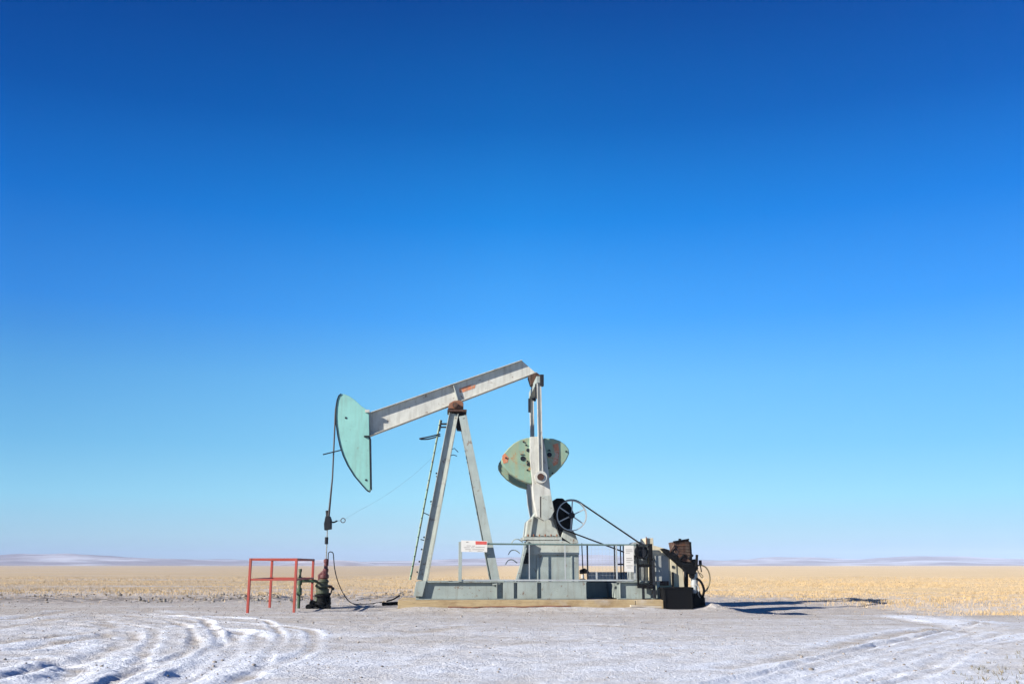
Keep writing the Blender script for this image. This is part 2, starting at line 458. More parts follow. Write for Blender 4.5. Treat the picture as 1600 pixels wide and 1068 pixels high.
def ground_material():
    N = NT('snowy_gravel_and_stubble')
    def attr(n):
        a = N.node('ShaderNodeAttribute', attribute_name=n); return a.outputs['Fac']
    co = N.coord()
    wide = N.coord((.35, 1, 1))
    snow, churn, field = attr('snow'), attr('churn'), attr('field')
    grit = N.noise(55, 5, .7, co); grit2 = N.noise(14, 5, .7, co); med = N.noise(2.2, 6, .65, co); big = N.noise(.45, 5, .6, wide)
    peb = N.node('ShaderNodeTexVoronoi'); peb.inputs['Scale'].default_value = 24; N.link(co, peb.inputs['Vector'])
    peb2 = N.node('ShaderNodeTexVoronoi'); peb2.inputs['Scale'].default_value = 60; N.link(co, peb2.inputs['Vector'])
    # gravel
    gcol = N.mix(N.ramp(grit2, [(.3, 0.0), (.7, 1.0)]), (.22,.198,.178), (.44,.405,.37))
    gcol = N.mix(.42, gcol, N.ramp(peb.outputs['Color'], [(0.0, (.13,.115,.105)), (1.0, (.62,.58,.54))]))
    gcol = N.mix(.28, gcol, N.ramp(peb2.outputs['Color'], [(0.0, (.10,.09,.085)), (1.0, (.64,.61,.57))]))
    # snow dusted thinly in the gravel, thick in the tracks and the churned ground
    dust = N.math('ADD', N.math('MULTIPLY', big, .55), N.math('MULTIPLY', med, .55))
    dust = N.math('ADD', dust, N.math('MULTIPLY', grit, .35))
    s = N.math('ADD', dust, N.math('MULTIPLY', snow, .30))
    s = N.math('ADD', s, N.math('MULTIPLY', churn, .02))
    # more cover near the camera, less close to the machine
    sep = N.node('ShaderNodeSeparateXYZ'); N.link(co, sep.inputs[0])
    nearf = N.node('ShaderNodeMapRange'); N.link(sep.outputs['Y'], nearf.inputs[0])
    for i, v in ((1, 10.0), (2, 30.0), (3, .185), (4, -.115)): nearf.inputs[i].default_value = v
    s = N.math('ADD', s, nearf.outputs[0])
    mask = N.ramp(s, [(.58, 0.0), (.96, 1.0)])
    scol = N.mix(N.ramp(grit2, [(.3, 0.0), (.7, 1.0)]), (.45,.49,.56), (.68,.72,.80))
    pad = N.mix(mask, gcol, scol)
    # stubble field: straw litter, bare soil, snow lying between the rows
    streak = N.coord((.06, .5, 1)); fw = N.noise(1.1, 6, .62, streak); ff = N.noise(3.2, 6, .7, N.coord((.5, 1.1, 1)))
    st2 = N.coord((.012, .07, 1)); fw2 = N.noise(1.0, 5, .55, st2)
    straw = N.mix(N.ramp(ff, [(.28, 0.0), (.72, 1.0)]), (.38,.27,.13), (.70,.54,.315))
    straw = N.mix(N.ramp(fw, [(.35, .0), (.65, .55)]), straw, (.74,.61,.42))
    fs = N.math('ADD', N.math('MULTIPLY', fw, .5), N.math('MULTIPLY', ff, .5))
    fs = N.math('ADD', fs, N.math('MULTIPLY', N.math('SUBTRACT', fw2, .5), .55))
    nf = N.node('ShaderNodeMapRange'); N.link(sep.outputs['Y'], nf.inputs[0])
    for i, v in ((1, 36.0), (2, 75.0), (3, .15), (4, -.10)): nf.inputs[i].default_value = v
    lf = N.node('ShaderNodeMapRange'); N.link(sep.outputs['X'], lf.inputs[0])
    for i, v in ((1, -20.0), (2, 12.0), (3, .10), (4, -.02)): lf.inputs[i].default_value = v
    fs = N.math('ADD', fs, N.math('ADD', nf.outputs[0], lf.outputs[0]))
    fmask = N.ramp(fs, [(.54, 0.0), (.66, .85)])
    fcol = N.mix(fmask, straw, (.47,.44,.42))
    soil = N.ramp(N.math('ADD', N.math('ADD', lf.outputs[0], N.math('MULTIPLY', nf.outputs[0], .35)), N.math('MULTIPLY', N.math('SUBTRACT', fw, .5), .25)), [(.0, .0), (.11, .82)])
    fcol = N.mix(soil, fcol, (.245,.20,.155))
    fcol = N.mix(N.math('MULTIPLY', fmask, .7), fcol, (.50,.48,.47))
    c = N.mix(field, pad, fcol)
    cn = N.noise(2.6, 5, .7, N.coord((1, .55, 1)))
    c = N.mix(N.math('MULTIPLY', attr('clod'), N.ramp(cn, [(.40, 0.0), (.56, .95)])), c, (.15,.135,.125))
    c = N.mix(N.math('MULTIPLY', attr('clod'), N.ramp(cn, [(.30, .55), (.42, 0.0)])), c, (.56,.56,.58))
    N.link(c, N.b.inputs['Base Color'])
    N.b.inputs['Roughness'].default_value = .9
    N.b.inputs['Specular IOR Level'].default_value = .25
    h = N.math('ADD', N.math('MULTIPLY', grit, .5), N.math('MULTIPLY', grit2, .9))
    h = N.math('ADD', h, N.math('MULTIPLY', med, 1.6))
    h = N.math('ADD', h, N.math('MULTIPLY', peb.outputs['Distance'], -.35))
    N.bump(h, .9, .035)
    return N.m
gm.materials.append(ground_material())

def hz(x, y):
    X = np.array([[x]]); Y = np.array([[y]])
    return float(ground_h(X, Y)[0][0, 0])

# ---- loose stones on the pad (uncountable)
def stones():
    t = (1+5**.5)/2
    iv = np.array([(-1,t,0),(1,t,0),(-1,-t,0),(1,-t,0),(0,-1,t),(0,1,t),(0,-1,-t),(0,1,-t),(t,0,-1),(t,0,1),(-t,0,-1),(-t,0,1)], float)
    iv /= np.linalg.norm(iv[0])
    fc = np.array([(0,11,5),(0,5,1),(0,1,7),(0,7,10),(0,10,11),(1,5,9),(5,11,4),(11,10,2),(10,7,6),(7,1,8),(3,9,4),(3,4,2),(3,2,6),(3,6,8),(3,8,9),(4,9,5),(2,4,11),(6,2,10),(8,6,7),(9,8,1)])
    n = 9000
    y = 10 + 27*rng.random(n)**.8
    x = (rng.random(n)*2-1)*(y*.62 + 1.5)
    keep = rng.random(n) < np.where((y > 26), 1.0, .45)
    x, y = x[keep], y[keep]
    keep = y < field_edge(x) + 1
    x, y = x[keep], y[keep]; n = len(x)
    r = .006 + .013*rng.random(n)**3 + .016*rng.random(n)**14
    h = ground_h(x[None, :], y[None, :])[0][0]
    sc = r[:, None]*np.stack([.8+.7*rng.random(n), .8+.7*rng.random(n), .5+.5*rng.random(n)], -1)
    V = iv[None]*(1 + .25*(rng.random((n, 12, 1))-.5))*sc[:, None, :]
    V = V + np.stack([x, y, h + r*.25], -1)[:, None, :]
    Fc = fc[None] + (np.arange(n)*12)[:, None, None]
    me = np_mesh('gravel_stones', V.reshape(-1, 3), Fc.reshape(-1, 3))
    N = NT('loose_stone')
    oi = N.noise(9, 3, .6, N.coord())
    N.link(N.ramp(oi, [(.25, (.08,.07,.062)), (.5, (.20,.18,.16)), (.75, (.34,.31,.285))]), N.b.inputs['Base Color'])
    N.b.inputs['Roughness'].default_value = .9
    me.materials.append(N.m)
    o = bpy.data.objects.new('gravel_stones', me); col.objects.link(o)
    tag(o, 'small loose grey stones scattered over the gravel pad', 'gravel', kind='stuff')
stones()

# ---- frozen clods turned up along the edge of the field (uncountable)
def clods():
    t = (1+5**.5)/2
    iv = np.array([(-1,t,0),(1,t,0),(-1,-t,0),(1,-t,0),(0,-1,t),(0,1,t),(0,-1,-t),(0,1,-t),(t,0,-1),(t,0,1),(-t,0,-1),(-t,0,1)], float)
    iv /= np.linalg.norm(iv[0])
    fc = np.array([(0,11,5),(0,5,1),(0,1,7),(0,7,10),(0,10,11),(1,5,9),(5,11,4),(11,10,2),(10,7,6),(7,1,8),(3,9,4),(3,4,2),(3,2,6),(3,6,8),(3,8,9),(4,9,5),(2,4,11),(6,2,10),(8,6,7),(9,8,1)])
    n = 2600
    x = -34 + 42*rng.random(n); y = field_edge(x) - 1.5 + 13.0*rng.random(n)
    x = np.round(x/.9)*.9 + .22*rng.standard_normal(n) + .25*(y - field_edge(x))
    kp = rng.random(n) < np.clip(.45 + 1.6*fbm(x*.35, y*.12, 91, 3), 0, 1)*(1 - sstep(2, 7, x))
    x, y = x[kp], y[kp]; n = len(x)
    h = ground_h(x[None], y[None])[0][0]
    r = .018 + .050*rng.random(n)**2.5
    sc = r[:, None]*np.stack([1.0+.9*rng.random(n), .9+.6*rng.random(n), .7+.8*rng.random(n)], -1)
    V = iv[None]*(1 + .5*(rng.random((n, 12, 1))-.5))*sc[:, None, :] + np.stack([x, y, h + r*.3], -1)[:, None, :]
    me = np_mesh('soil_clods', V.reshape(-1, 3), (fc[None] + (np.arange(n)*12)[:, None, None]).reshape(-1, 3))
    N = NT('frozen_soil')
    N.link(N.ramp(N.noise(2.2, 4, .7, N.coord()), [(.3, (.07,.062,.052)), (.5, (.15,.13,.105)), (.66, (.32,.30,.28))]), N.b.inputs['Base Color'])
    N.b.inputs['Roughness'].default_value = .95
    me.materials.append(N.m)
    o = bpy.data.objects.new('soil_clods', me); col.objects.link(o)
    tag(o, 'dark frozen soil clods scattered in snow along the left field edge', 'soil', kind='stuff')
clods()

# ---- stubble of the field (uncountable)
def stubble():
    nc = 125000
    y = 24*np.exp(rng.random(nc)**.85*math.log(130/24.0))
    x = (rng.random(nc)*2-1)*(y*.60 + 4)
    row = np.round(y/.42 + .5*np.sin(x*.05))*.42 - .5*.42*np.sin(x*.05)
    y = row + .06*rng.standard_normal(nc)
    fe = field_edge(x) + 1.6*fbm(x*.35, y*.35, 5) - 1.0
    dens = sstep(-1.5, 9.0, y - fe)**1.4 + .05
    left = 1 - sstep(-12, 0, x)
    dens *= (1 - .85*left*(1 - sstep(46, 52, y)))*(y > fe - 4.5)
    dens *= 1 - .75*left*np.exp(-((y-72)/13)**2)
    dens *= np.clip(.7 + 1.1*fbm(x*.05, y*.22, 41, 3), 0.05, 1)*(1 - .9*sstep(70, 130, y))
    keep = rng.random(nc) < dens
    x, y = x[keep], y[keep]
    nb = 3
    x = np.repeat(x, nb) + .06*rng.standard_normal(len(x)*nb); y = np.repeat(y, nb) + .05*rng.standard_normal(len(y)*nb)
    n = len(x)
    h = ground_h(x[None], y[None])[0][0]
    ht = (.04 + .08*rng.random(n))*np.clip(.8 + fbm(x*.3, y*.3, 43, 2), .4, 1.3)
    w = .003 + .004*rng.random(n) + y*.00005
    a = rng.random(n)*math.pi
    lx, ly = .35*rng.standard_normal(n)*ht, .35*rng.standard_normal(n)*ht
    dx, dy = np.cos(a)*w, np.sin(a)*w
    V = np.empty((n, 4, 3))
    V[:, 0] = np.stack([x-dx, y-dy, h-.02], -1); V[:, 1] = np.stack([x+dx, y+dy, h-.02], -1)
    V[:, 2] = np.stack([x+lx+dx*.6, y+ly+dy*.6, h+ht], -1); V[:, 3] = np.stack([x+lx-dx*.6, y+ly-dy*.6, h+ht*.95], -1)
    Fq = np.arange(4)[None] + (np.arange(n)*4)[:, None]
    me = np_mesh('stubble', V.reshape(-1, 3), Fq)
    N = NT('dry_straw')
    oi = N.noise(.9, 5, .8, N.coord((1, 1, .3)))
    N.link(N.ramp(oi, [(.3, (.22,.145,.065)), (.5, (.42,.30,.15)), (.72, (.55,.42,.235))]), N.b.inputs['Base Color'])
    N.b.inputs['Roughness'].default_value = .8
    me.materials.append(N.m)
    o = bpy.data.objects.new('stubble', me); col.objects.link(o)
    tag(o, 'cut golden stubble standing in rows across the field', 'stubble', kind='stuff')
stubble()

# ---- a few dry tufts in the snow at the lower right
def tufts():
    n = 80
    px = 1470 + 160*rng.random(n)**.7; py = 1020 + 60*rng.random(n)
    keep = (py - 1018) > (1600 - px)*.28
    pts = [G(a, b) for a, b in zip(px[keep], py[keep])]
    x = np.repeat([p[0] for p in pts], 7); y = np.repeat([p[1] for p in pts], 7); n = len(x)
    x = x + .03*rng.standard_normal(n); y = y + .03*rng.standard_normal(n)
    h = ground_h(x[None], y[None])[0][0]
    ht = .02 + .05*rng.random(n); a = rng.random(n)*math.pi; w = .003 + .003*rng.random(n)
    lx, ly = .6*rng.standard_normal(n)*ht, .6*rng.standard_normal(n)*ht; dx, dy = np.cos(a)*w, np.sin(a)*w
    V = np.empty((n, 4, 3))
    V[:, 0] = np.stack([x-dx, y-dy, h-.01], -1); V[:, 1] = np.stack([x+dx, y+dy, h-.01], -1)
    V[:, 2] = np.stack([x+lx+dx*.4, y+ly+dy*.4, h+ht], -1); V[:, 3] = np.stack([x+lx-dx*.4, y+ly-dy*.4, h+ht], -1)
    me = np_mesh('grass_tufts', V.reshape(-1, 3), np.arange(4)[None] + (np.arange(n)*4)[:, None])
    N = NT('dull_grass')
    N.link(N.ramp(N.noise(3, 4, .7, N.coord()), [(.3, (.05,.055,.025)), (.5, (.12,.105,.05)), (.7, (.28,.22,.12))]), N.b.inputs['Base Color'])
    N.b.inputs['Roughness'].default_value = .9
    me.materials.append(N.m)
    o = bpy.data.objects.new('grass_tufts', me); col.objects.link(o)
    tag(o, 'short dull grass tufts poking through the snow in the near right corner', 'grass', kind='stuff')
tufts()

# ---- far hills
def hill_sheet(name, y0, y1, x0, x1, nx, ny, hfun, mat):
    xs = np.linspace(x0, x1, nx); ys = np.linspace(y0, y1, ny)
    X, Y = np.meshgrid(xs, ys)
    Hh = hfun(X, Y)
    v = np.stack([X, Y, Hh], -1).reshape(-1, 3)
    ii = (np.arange(ny-1)[:, None]*nx + np.arange(nx-1)[None, :]).reshape(-1)
    me = np_mesh(name, v, np.stack([ii, ii+1, ii+nx+1, ii+nx], -1))
    me.polygons.foreach_set('use_smooth', np.ones(len(me.polygons), bool))
    me.materials.append(mat)
    o = bpy.data.objects.new(name, me); col.objects.link(o)
    return tag(o, kind='structure')
def hill_material():
    N = NT('snow_patched_hill')
    n = N.noise(.006, 7, .65, N.coord((.6, 1, 2))); n2 = N.noise(.02, 6, .7, N.coord((.3, 1, 1)))
    c = N.mix(N.ramp(n2, [(.3, 0.0), (.7, 1.0)]), (.17,.145,.17), (.26,.22,.22))
    c = N.mix(N.ramp(n, [(.46, 0.0), (.60, 1.0)]), c, (.44,.44,.48))
    N.link(c, N.b.inputs['Base Color']); N.b.inputs['Roughness'].default_value = 1
    return N.m
def hills_h(X, Y):
    px = 800 + X/Y*F
    env = np.interp(px, [-700, -100, 0, 120, 260, 380, 480, 600, 700, 800, 900, 1000, 1100, 1240, 1330, 1420, 1520, 1640, 2300],
                        [11, 14, 13, 14, 11, 10, 8, 7, 9, 11, 11, 10, 11, 13, 11, 12, 9, 7, 9])
    d = (Y - 1900)/1200
    prof = np.clip(np.sin(np.clip(d, 0, 1)*math.pi*.75), 0, None)
    return -2 + (env/F)*2650*prof*(1 + .8*fbm(X*.0035, Y*.0026, 51, 5))
hm = hill_material()
hill_sheet('hills', 1900, 3100, -3200, 3200, 420, 60, hills_h, hm)
def ridge_h(X, Y):
    px = 800 + X/Y*F
    env = np.interp(px, [440, 480, 515, 540, 560, 580, 600, 640], [0, 6, 9.5, 9, 8, 5.5, 1, 0])
    d = np.clip((Y - 1500)/200, 0, 1)
    return -2 + (env/F)*1580*np.sin(d*math.pi*.8)*(1 + .3*fbm(X*.008, Y*.008, 52, 3)) + 2.0*np.sin(d*math.pi)*(env > 0)
hill_sheet('ridge', 1500, 1700, -460, -130, 90, 24, ridge_h, hm)

# ------------------------------------------------------------------ pumpjack
PJ = empty('pumpjack', ORG, TH)
tag(PJ, 'tall grey green pumpjack with teal horse head and tilted walking beam on its timber mat', 'pumpjack')
def part(mb, name, mat, parent=None, bevel=.0):
    return mb.build(name, M[mat], parent or PJ, bevel)

ZT = .31                                 # top of the timber mat
_, zs = L(800, 908, -.95)                # top of the skid
SK = zs
xl, _ = L(650, 920, -.95); xm, _ = L(916, 920, -.95); xo, _ = L(964, 920, -.95); xr, _ = L(1031, 920, -.95)

# skid
def skid_run(a, b, yc):
    m = MB(); hgt = SK - ZT; zc = (SK+ZT)/2
    m.hbeam((a, yc, zc), (b, yc, zc), hgt, .24, (0,1,0), .02, .026)
    return m
m = skid_run(xl, xm, -.95); part(m, 'skid_beam', 'sage', bevel=.004)
m = skid_run(xo, xr, -.95); part(m, 'skid_beam', 'sage', bevel=.004)
m = skid_run(xl, xr, .95); part(m, 'skid_beam', 'sage', bevel=.004)
for px in (654, 776, 968, 1026):
    x, _ = L(px, 920, -.95)
    st = MB(); st.span(x-.012, x+.012, -1.06, -.965, ZT+.03, SK-.03)
    part(st, 'stiffener', 'sage')
for px in (690, 780, 850, 912, 966, 1024):
    x, _ = L(px, 920, -.95)
    st = MB(); st.span(x-.09, x+.09, -.82, .82, ZT+.03, SK-.06); part(st, 'cross_member', 'sage')
dk = MB(); x0, _ = L(745, 908, -.9); x1, _ = L(800, 908, -.9)
dk.span(x0, x1, -.80, .80, SK-.03, SK-.005); part(dk, 'deck_plate', 'sage')
for pa, pb in ((786, 803), (808.5, 839.5), (846, 916)):
    xa_, _ = L(pa, 920, -1.06); xb_, _ = L(pb, 920, -1.06)
    st = MB(); st.span(xa_, xb_, -1.062, -1.04, ZT+.03, SK-.03); part(st, 'cover_plate', 'sage', bevel=.004)
fp = MB(); fp.prism(LP([(646,931),(650,909),(666,907),(660,931)], -1.09), -1.10, -.93); part(fp, 'foot_block', 'sage', bevel=.006)
fp = MB(); fp.prism(LP([(646,931),(650,909),(666,907),(660,931)], -1.09), .84, 1.10); part(fp, 'foot_block', 'sage', bevel=.006)

# samson post
apx, apz = L(712, 646, 0)
def leg(bot, top, depth, fl, kind):
    for s in (-1, 1):
        p0 = L3(*bot, -.95); p1 = L3(*top, -.26)
        p0.y *= -s; p1.y *= -s
        if s == 1: p0.y, p1.y = abs(p0.y), abs(p1.y)
        else: p0.y, p1.y = -abs(p0.y), -abs(p1.y)
        mm = MB()
        if kind == 'H':
            mm.hbeam(p0, p1, depth, fl, (0, 1, 0), .018, .022)
        else:
            mm.bar(p0, p1, depth, .03, (0,1,0), ou=s*fl/2)
            mm.bar(p0, p1, .02, fl - .034, (0,1,0), os=depth/2-.012)
            mm.bar(p0, p1, .02, fl - .034, (0,1,0), os=-depth/2+.012)
        lg = part(mm, 'front_leg' if kind == 'H' else 'rear_leg', 'grey' if kind == 'H' else 'sage', bevel=.003)
        d = (p1-p0)
        if kind == 'H':
            dd, ss, uu = MB.frame(p0, p1, (0,1,0))
            for t in (.04, .10, .17, .24, .45, .62):
                b = MB(); q = p0 + d*t + ss*(depth/2 + .005) + uu*(-.05)
                b.cyl(q, q + ss*.05, .03, 6); part(b, 'bolt', 'dark', lg)
leg((659, 906), (709, 646), .325, .20, 'H')
leg((776, 913), (723, 650), .27, .15, 'C')
# feet of the rear legs and a bolted splice
for s in (-1, 1):
    b = MB(); x, _ = L(777, 912, -.95); b.span(x-.22, x+.22, s*.95-.13, s*.95+.13, SK+.002, SK+.04); part(b, 'foot_plate', 'sage')
q0 = L3(764, 868, -.95+.24); q1 = L3(773, 871, -.95+.24)
b = MB(); b.bar(q0 + Vector((-.06,-.06,0)), q1 + Vector((.02,-.06,0)), .035, .12); part(b, 'clip', 'dark')
cp = MB(); x0, z0 = L(699, 645, 0); x1, z1 = L(729, 640, 0)
cp.span(x0, x1, -.42, .42, z0, z0+.07); part(cp, 'cap_plate', 'dark_rust', bevel=.005)
x0b, _ = L(706, 640, 0); x1b, _ = L(722, 640, 0)
gp = MB(); gp.prism(LP([(708,646),(726,646),(722,673),(714,672)], 0), -.16, .16); part(gp, 'gusset', 'dark')
for k in range(5):
    b = MB(); p = L3(723 + k*1.6, 654 + k*4.2, -.35); b.cyl(p, p+Vector((.07,0,.02)), .018, 6); part(b, 'bolt', 'dark')
sb = MB(); sb.prism(LP([(700,640),(702,632),(709,628),(719,627),(724,631),(724,640)], 0), -.30, .30); part(sb, 'saddle_bearing', 'rust', bevel=.012)
pn = MB(); p = L3(711, 635, 0); pn.cyl((p.x, -.44, p.z), (p.x, .44, p.z), .09, 14); part(pn, 'bearing_pin', 'dark_rust')
for t in (.52, .80):
    br = MB()
    for bot, top in (((659, 906), (709, 646)),):
        p0 = L3(*bot, -.95); p1 = L3(*top, -.26); a = p0.lerp(p1, t); c = Vector((a.x, -a.y, a.z))
        br.bar(a + Vector((.03,.14,0)), c + Vector((.03,-.14,0)), .09, .06, (0,0,1)); part(br, 'brace', 'grey')
for (a, c) in (((704,702),(716,706)), ((702,712),(714,712))):
    b = MB(); b.tube([L3(*a, -.3), L3((a[0]+c[0])/2, a[1]-2, -.32), L3(*c, -.3)], .014, 6); part(b, 'step_bolt', 'dark')

# ladder with its hoop
ld = MB(); lt = Vector(L3(688, 657, 0)); lb = Vector(L3(641, 905, 0))
for s in (-.21, .21):
    ld.tube([lt + Vector((0, s, 0)), lb + Vector((0, s, 0))], .026, 8)
lad = part(ld, 'ladder', 'weight')
nr = 17
for k in range(nr):
    p = lb.lerp(lt, (k+.4)/nr); rg = MB(); rg.cyl(p + Vector((0,-.24,0)), p + Vector((0,.24,0)), .022, 8); part(rg, 'rung', 'dark', lad)
hp = MB(); a = L3(688, 679, 0); e = L3(656, 685, 0)
hp.tube(smooth_path([a + Vector((0,-.21,0)), a.lerp(e,.55) + Vector((0,-.27,-.03)), e + Vector((.06,-.22,-.01)), e + Vector((0,0,.0)), e + Vector((.06,.22,.01)), a.lerp(e,.55) + Vector((0,.27,-.03)), a + Vector((0,.21,0))], 6), .024, 8)
part(hp, 'hoop', 'dark', lad)
bk = MB(); bk.bar(L3(689, 656, -.2), L3(686, 673, -.2), .09, .05); 
bk.bar(L3(688, 662, -.2), L3(702, 662, -.2), .06, .04); bk.bar(L3(687, 667, -.2), L3(701, 667, -.2), .05, .04)
part(bk, 'bracket', 'dark', lad)
bk = MB(); bk.bar(L3(661, 800, -.2), L3(674, 806, -.2), .03, .03); part(bk, 'bracket', 'dark', lad)
bk = MB(); bk.bar(L3(657, 842, -.2), L3(668, 845, -.2), .03, .03); part(bk, 'bracket', 'dark', lad)

# walking beam
bl, tl, tr_, brr = (577, 682), (577, 645), (815, 563), (838, 583)
P = [Vector(L3(*q)) for q in (bl, brr, tr_, tl)]
wb = MB(); wb.prism([(p.x, p.z) for p in P], -.012, .012)
dv = (P[1]-P[0]).normalized(); nv = Vector((-dv.z, 0, dv.x))
FLW = .34
def along(a, b, off, th):
    wb.bar(a + nv*off, b + nv*off, th, FLW, (0,1,0))
along(P[0], P[1], .014, .022)
along(P[3], P[2], -.014, .022)
beam = part(wb, 'walking_beam', 'beam', bevel=.003)
st = MB(); a = Vector(L3(708, 602)); c = Vector(L3(717, 631))
st.bar(a - nv*.02, c + nv*.02, .03, FLW-.03, (0,1,0)); part(st, 'web_stiffener', 'grey', beam)
st = MB(); st.bar(P[3] + dv*.012, P[0] + dv*.012, .05, .44, (0,1,0)); part(st, 'end_plate', 'grey', beam)
mk = MB(); mk.prism(LP([(717.5,607),(738,600),(743,601),(742,606),(724,612.5),(718,613)]), -.0165, -.0135); part(mk, 'painted_marking', 'orange', beam)
# end bearing + equalizer + pitmans
ex, ez = L(842, 594, -1.5)
eb = MB(); eb.prism(LP([(825,589),(838,584),(846,590),(846,602),(838,606),(829,602)], 0), -.26, .26); part(eb, 'equalizer_bearing', 'dark_rust', bevel=.01)
eq = MB(); eq.span(ex-.09, ex+.09, -1.58, 1.58, ez-.10, ez+.13); part(eq, 'equalizer', 'sage', bevel=.01)
for s in (-1, 1):
    ec = MB(); ec.span(ex+.03, ex+.16, s*1.5-.09, s*1.5+.09, ez-.20, ez+.19); part(ec, 'equalizer_cap', 'dark', bevel=.008)
pbx, pbz = L(845, 745, -1.5)
for s in (-1, 1):
    pm = MB(); pm.hbeam((ex, s*1.5, ez-.1), (pbx, s*1.5, pbz+.1), .15, .12, (0,1,0), .016, .03)
    po = part(pm, 'pitman_arm', 'beam', bevel=.003)
    lo = MB(); lo.bar((ex-.085, s*1.47, ez-.12), (ex-.085, s*1.47, ez-.62), .08, .10); part(lo, 'adjuster', 'dark', po)
    bs = MB(); bs.cyl((pbx, s*1.58, pbz), (pbx, s*1.363, pbz), .20, 24); part(bs, 'wrist_bearing', 'beam', po, .01)
    pi = MB(); pi.cyl((pbx-.01, s*1.615, pbz), (pbx-.01, s*1.581, pbz), .115, 20); part(pi, 'wrist_pin', 'dark_rust', po)

# cranks with their counterweights
crank_px = [(828,682),(848,681),(853,705),(857,735),(860,765),(865,795),(862,807),(851,813),(839,806),(834,780),(831,745),(828,715)]
wl = [(829.5,683),(822,684),(812,687),(803,692),(795,699),(788,707),(783.5,716),(784,723),(789,731),(798,740),(808,747),(819,752.5),(831.5,756)]
wr = [(849.5,684),(865,685),(875,688.5),(883,694),(888.5,701),(889.5,708),(885,718),(878,728),(870,736.5),(861,743.5),(851,747)]
for s in (-1, 1):
    cr = MB(); cr.prism(LP(crank_px, -1.36), *(sorted((s*1.36, s*.90)))); ck = part(cr, 'crank', 'beam', bevel=.012)
    hb = MB(); hb.prism(LP([(846,774),(861,773),(866,798),(861,808),(851,813.5),(846,808)], -1.38), *(sorted((s*1.405, s*1.363)))); part(hb, 'crank_hub', 'grey', ck, .01)
    sl = MB(); sl.prism(LP([(844,775),(846,775),(846,808),(844,808)], -1.38), *(sorted((s*1.385, s*1.363)))); part(sl, 'slot', 'dark', ck)
    for poly, cx in ((wl, 1), (wr, -1)):
        cw = MB(); cw.prism(LP(poly, -1.22), *(sorted((s*1.24, s*.86)))); co_ = part(cw, 'counterweight', 'weight', ck, .03)
        pos = [(818,690),(822,695),(824,720.5),(824,734)] if cx == 1 else [(857,731),(863,739),(858,703)]
        for q in pos + ([(790.5,715)] if cx == 1 else [(884.5,705)]):
            p = L3(*q, -1.24); b = MB(); rr = .030
            b.cyl((p.x, s*1.275, p.z), (p.x, s*1.242, p.z), rr, 8); part(b, 'bolt', 'dark', co_)
        for q, w_, h_ in (((817,716), .13, .17),) if cx == 1 else (((858.5,710), .12, .16),):
            p = L3(*q, -1.24); b = MB(); b.ring((p.x, s*1.245, p.z), w_*.5, .022, 20, 6); b.bar((p.x-.07, s*1.25, p.z+.13), (p.x+.05, s*1.25, p.z+.13), .03, .02); part(b, 'lifting_eye', 'dark', co_)
            b = MB(); b.cyl((p.x, s*1.262, p.z), (p.x, s*1.242, p.z), .045, 12); part(b, 'plug', 'dark', co_)
        if cx == 1:
            for q in ((825,703), (825.5,725)):
                p = L3(*q, -1.24); b = MB(); b.cyl((p.x, s*1.27, p.z), (p.x, s*1.242, p.z), .06, 10); part(b, 'nut', 'dark', co_)
            rm = MB(); rm.prism(LP([(785,711),(789,707.5),(795,715),(793,722),(787,724),(784.5,717)], -1.24), *(sorted((s*1.2445, s*1.2415)))); part(rm, 'painted_marking', 'orange', co_)
        else:
            rm = MB(); rm.prism(LP([(863,694),(872,692),(874,704),(872,724),(865,728),(863,722),(868,710)], -1.24), *(sorted((s*1.2445, s*1.2415)))); part(rm, 'rust_stain', 'orange', co_)

# gear reducer on its pedestal
gb = MB(); gb.prism(LP([(820.5,838),(824,814),(833,806),(838,797),(850,792),(862,797),(869,812),(875,838)], -.6), -.62, .62)
gbo = part(gb, 'gearbox', 'grey', bevel=.02)
rb = MB(); rb.prism(LP([(832,806),(833.5,806),(829,838),(826,838)], -.62), -.70, -.622); part(rb, 'rib', 'grey', gbo)
fl = MB(); a, z0 = L(818, 843, -.72); c, z1 = L(878, 838.5, -.72); fl.span(a, c, -.74, .74, z0, z1); part(fl, 'gearbox_flange', 'grey', gbo, .006)
for k in range(6):
    p = L3(823 + k*10, 845.5, -.74); b = MB(); b.cyl((p.x, -.70, p.z-.03), (p.x, -.70, p.z+.05), .03, 6); part(b, 'bolt', 'dark', gbo)
    p = L3(825 + k*9, 836.5, -.66); b = MB(); b.cyl((p.x, -.68, p.z-.02), (p.x, -.68, p.z+.05), .028, 6); part(b, 'bolt', 'rust', gbo)
sh = MB(); p = L3(852, 798, -1.0); sh.cyl((p.x, -.95, p.z), (p.x, .95, p.z), .16, 20); part(sh, 'crank_shaft', 'dark', gbo)
bh = MB(); bh.prism(LP([(877,838),(880,828),(892,825),(898,832),(904,848),(893,849),(884,843)], -.7), -.74, .3); part(bh, 'brake_housing', 'grey', gbo, .012)
ped = MB(); ped.prism(LP([(824,844.5),(904.5,849),(904.5,911.5),(811,911.5)], -.72), -.70, .75); pd = part(ped, 'pedestal', 'sage', bevel=.008)
b = MB(); b.prism(LP([(824.5,844),(878,844),(884,845),(893,850),(905,851),(905,866),(824.5,866)], -.76), -.765, -.703); part(b, 'top_band', 'grey', pd, .006)
b = MB(); b.prism(LP([(823.5,845),(826,845),(808.5,911),(804.5,911)], -.95), -.98, -.703); part(b, 'side_flange', 'sage', pd)
for px, w in ((840,.022), (893,.022)):
    x, _ = L(px, 880, -.72); z0 = SK+.002; _, z1 = L(px, 867, -.72)
    b = MB(); b.span(x-w, x+w, -.735, -.703, z0, z1-.01); part(b, 'rib', 'sage', pd)
b = MB(); b.bar(L3(824, 845, .9), L3(806, 910, .9), .05, .12); part(b, 'side_flange', 'sage', pd)
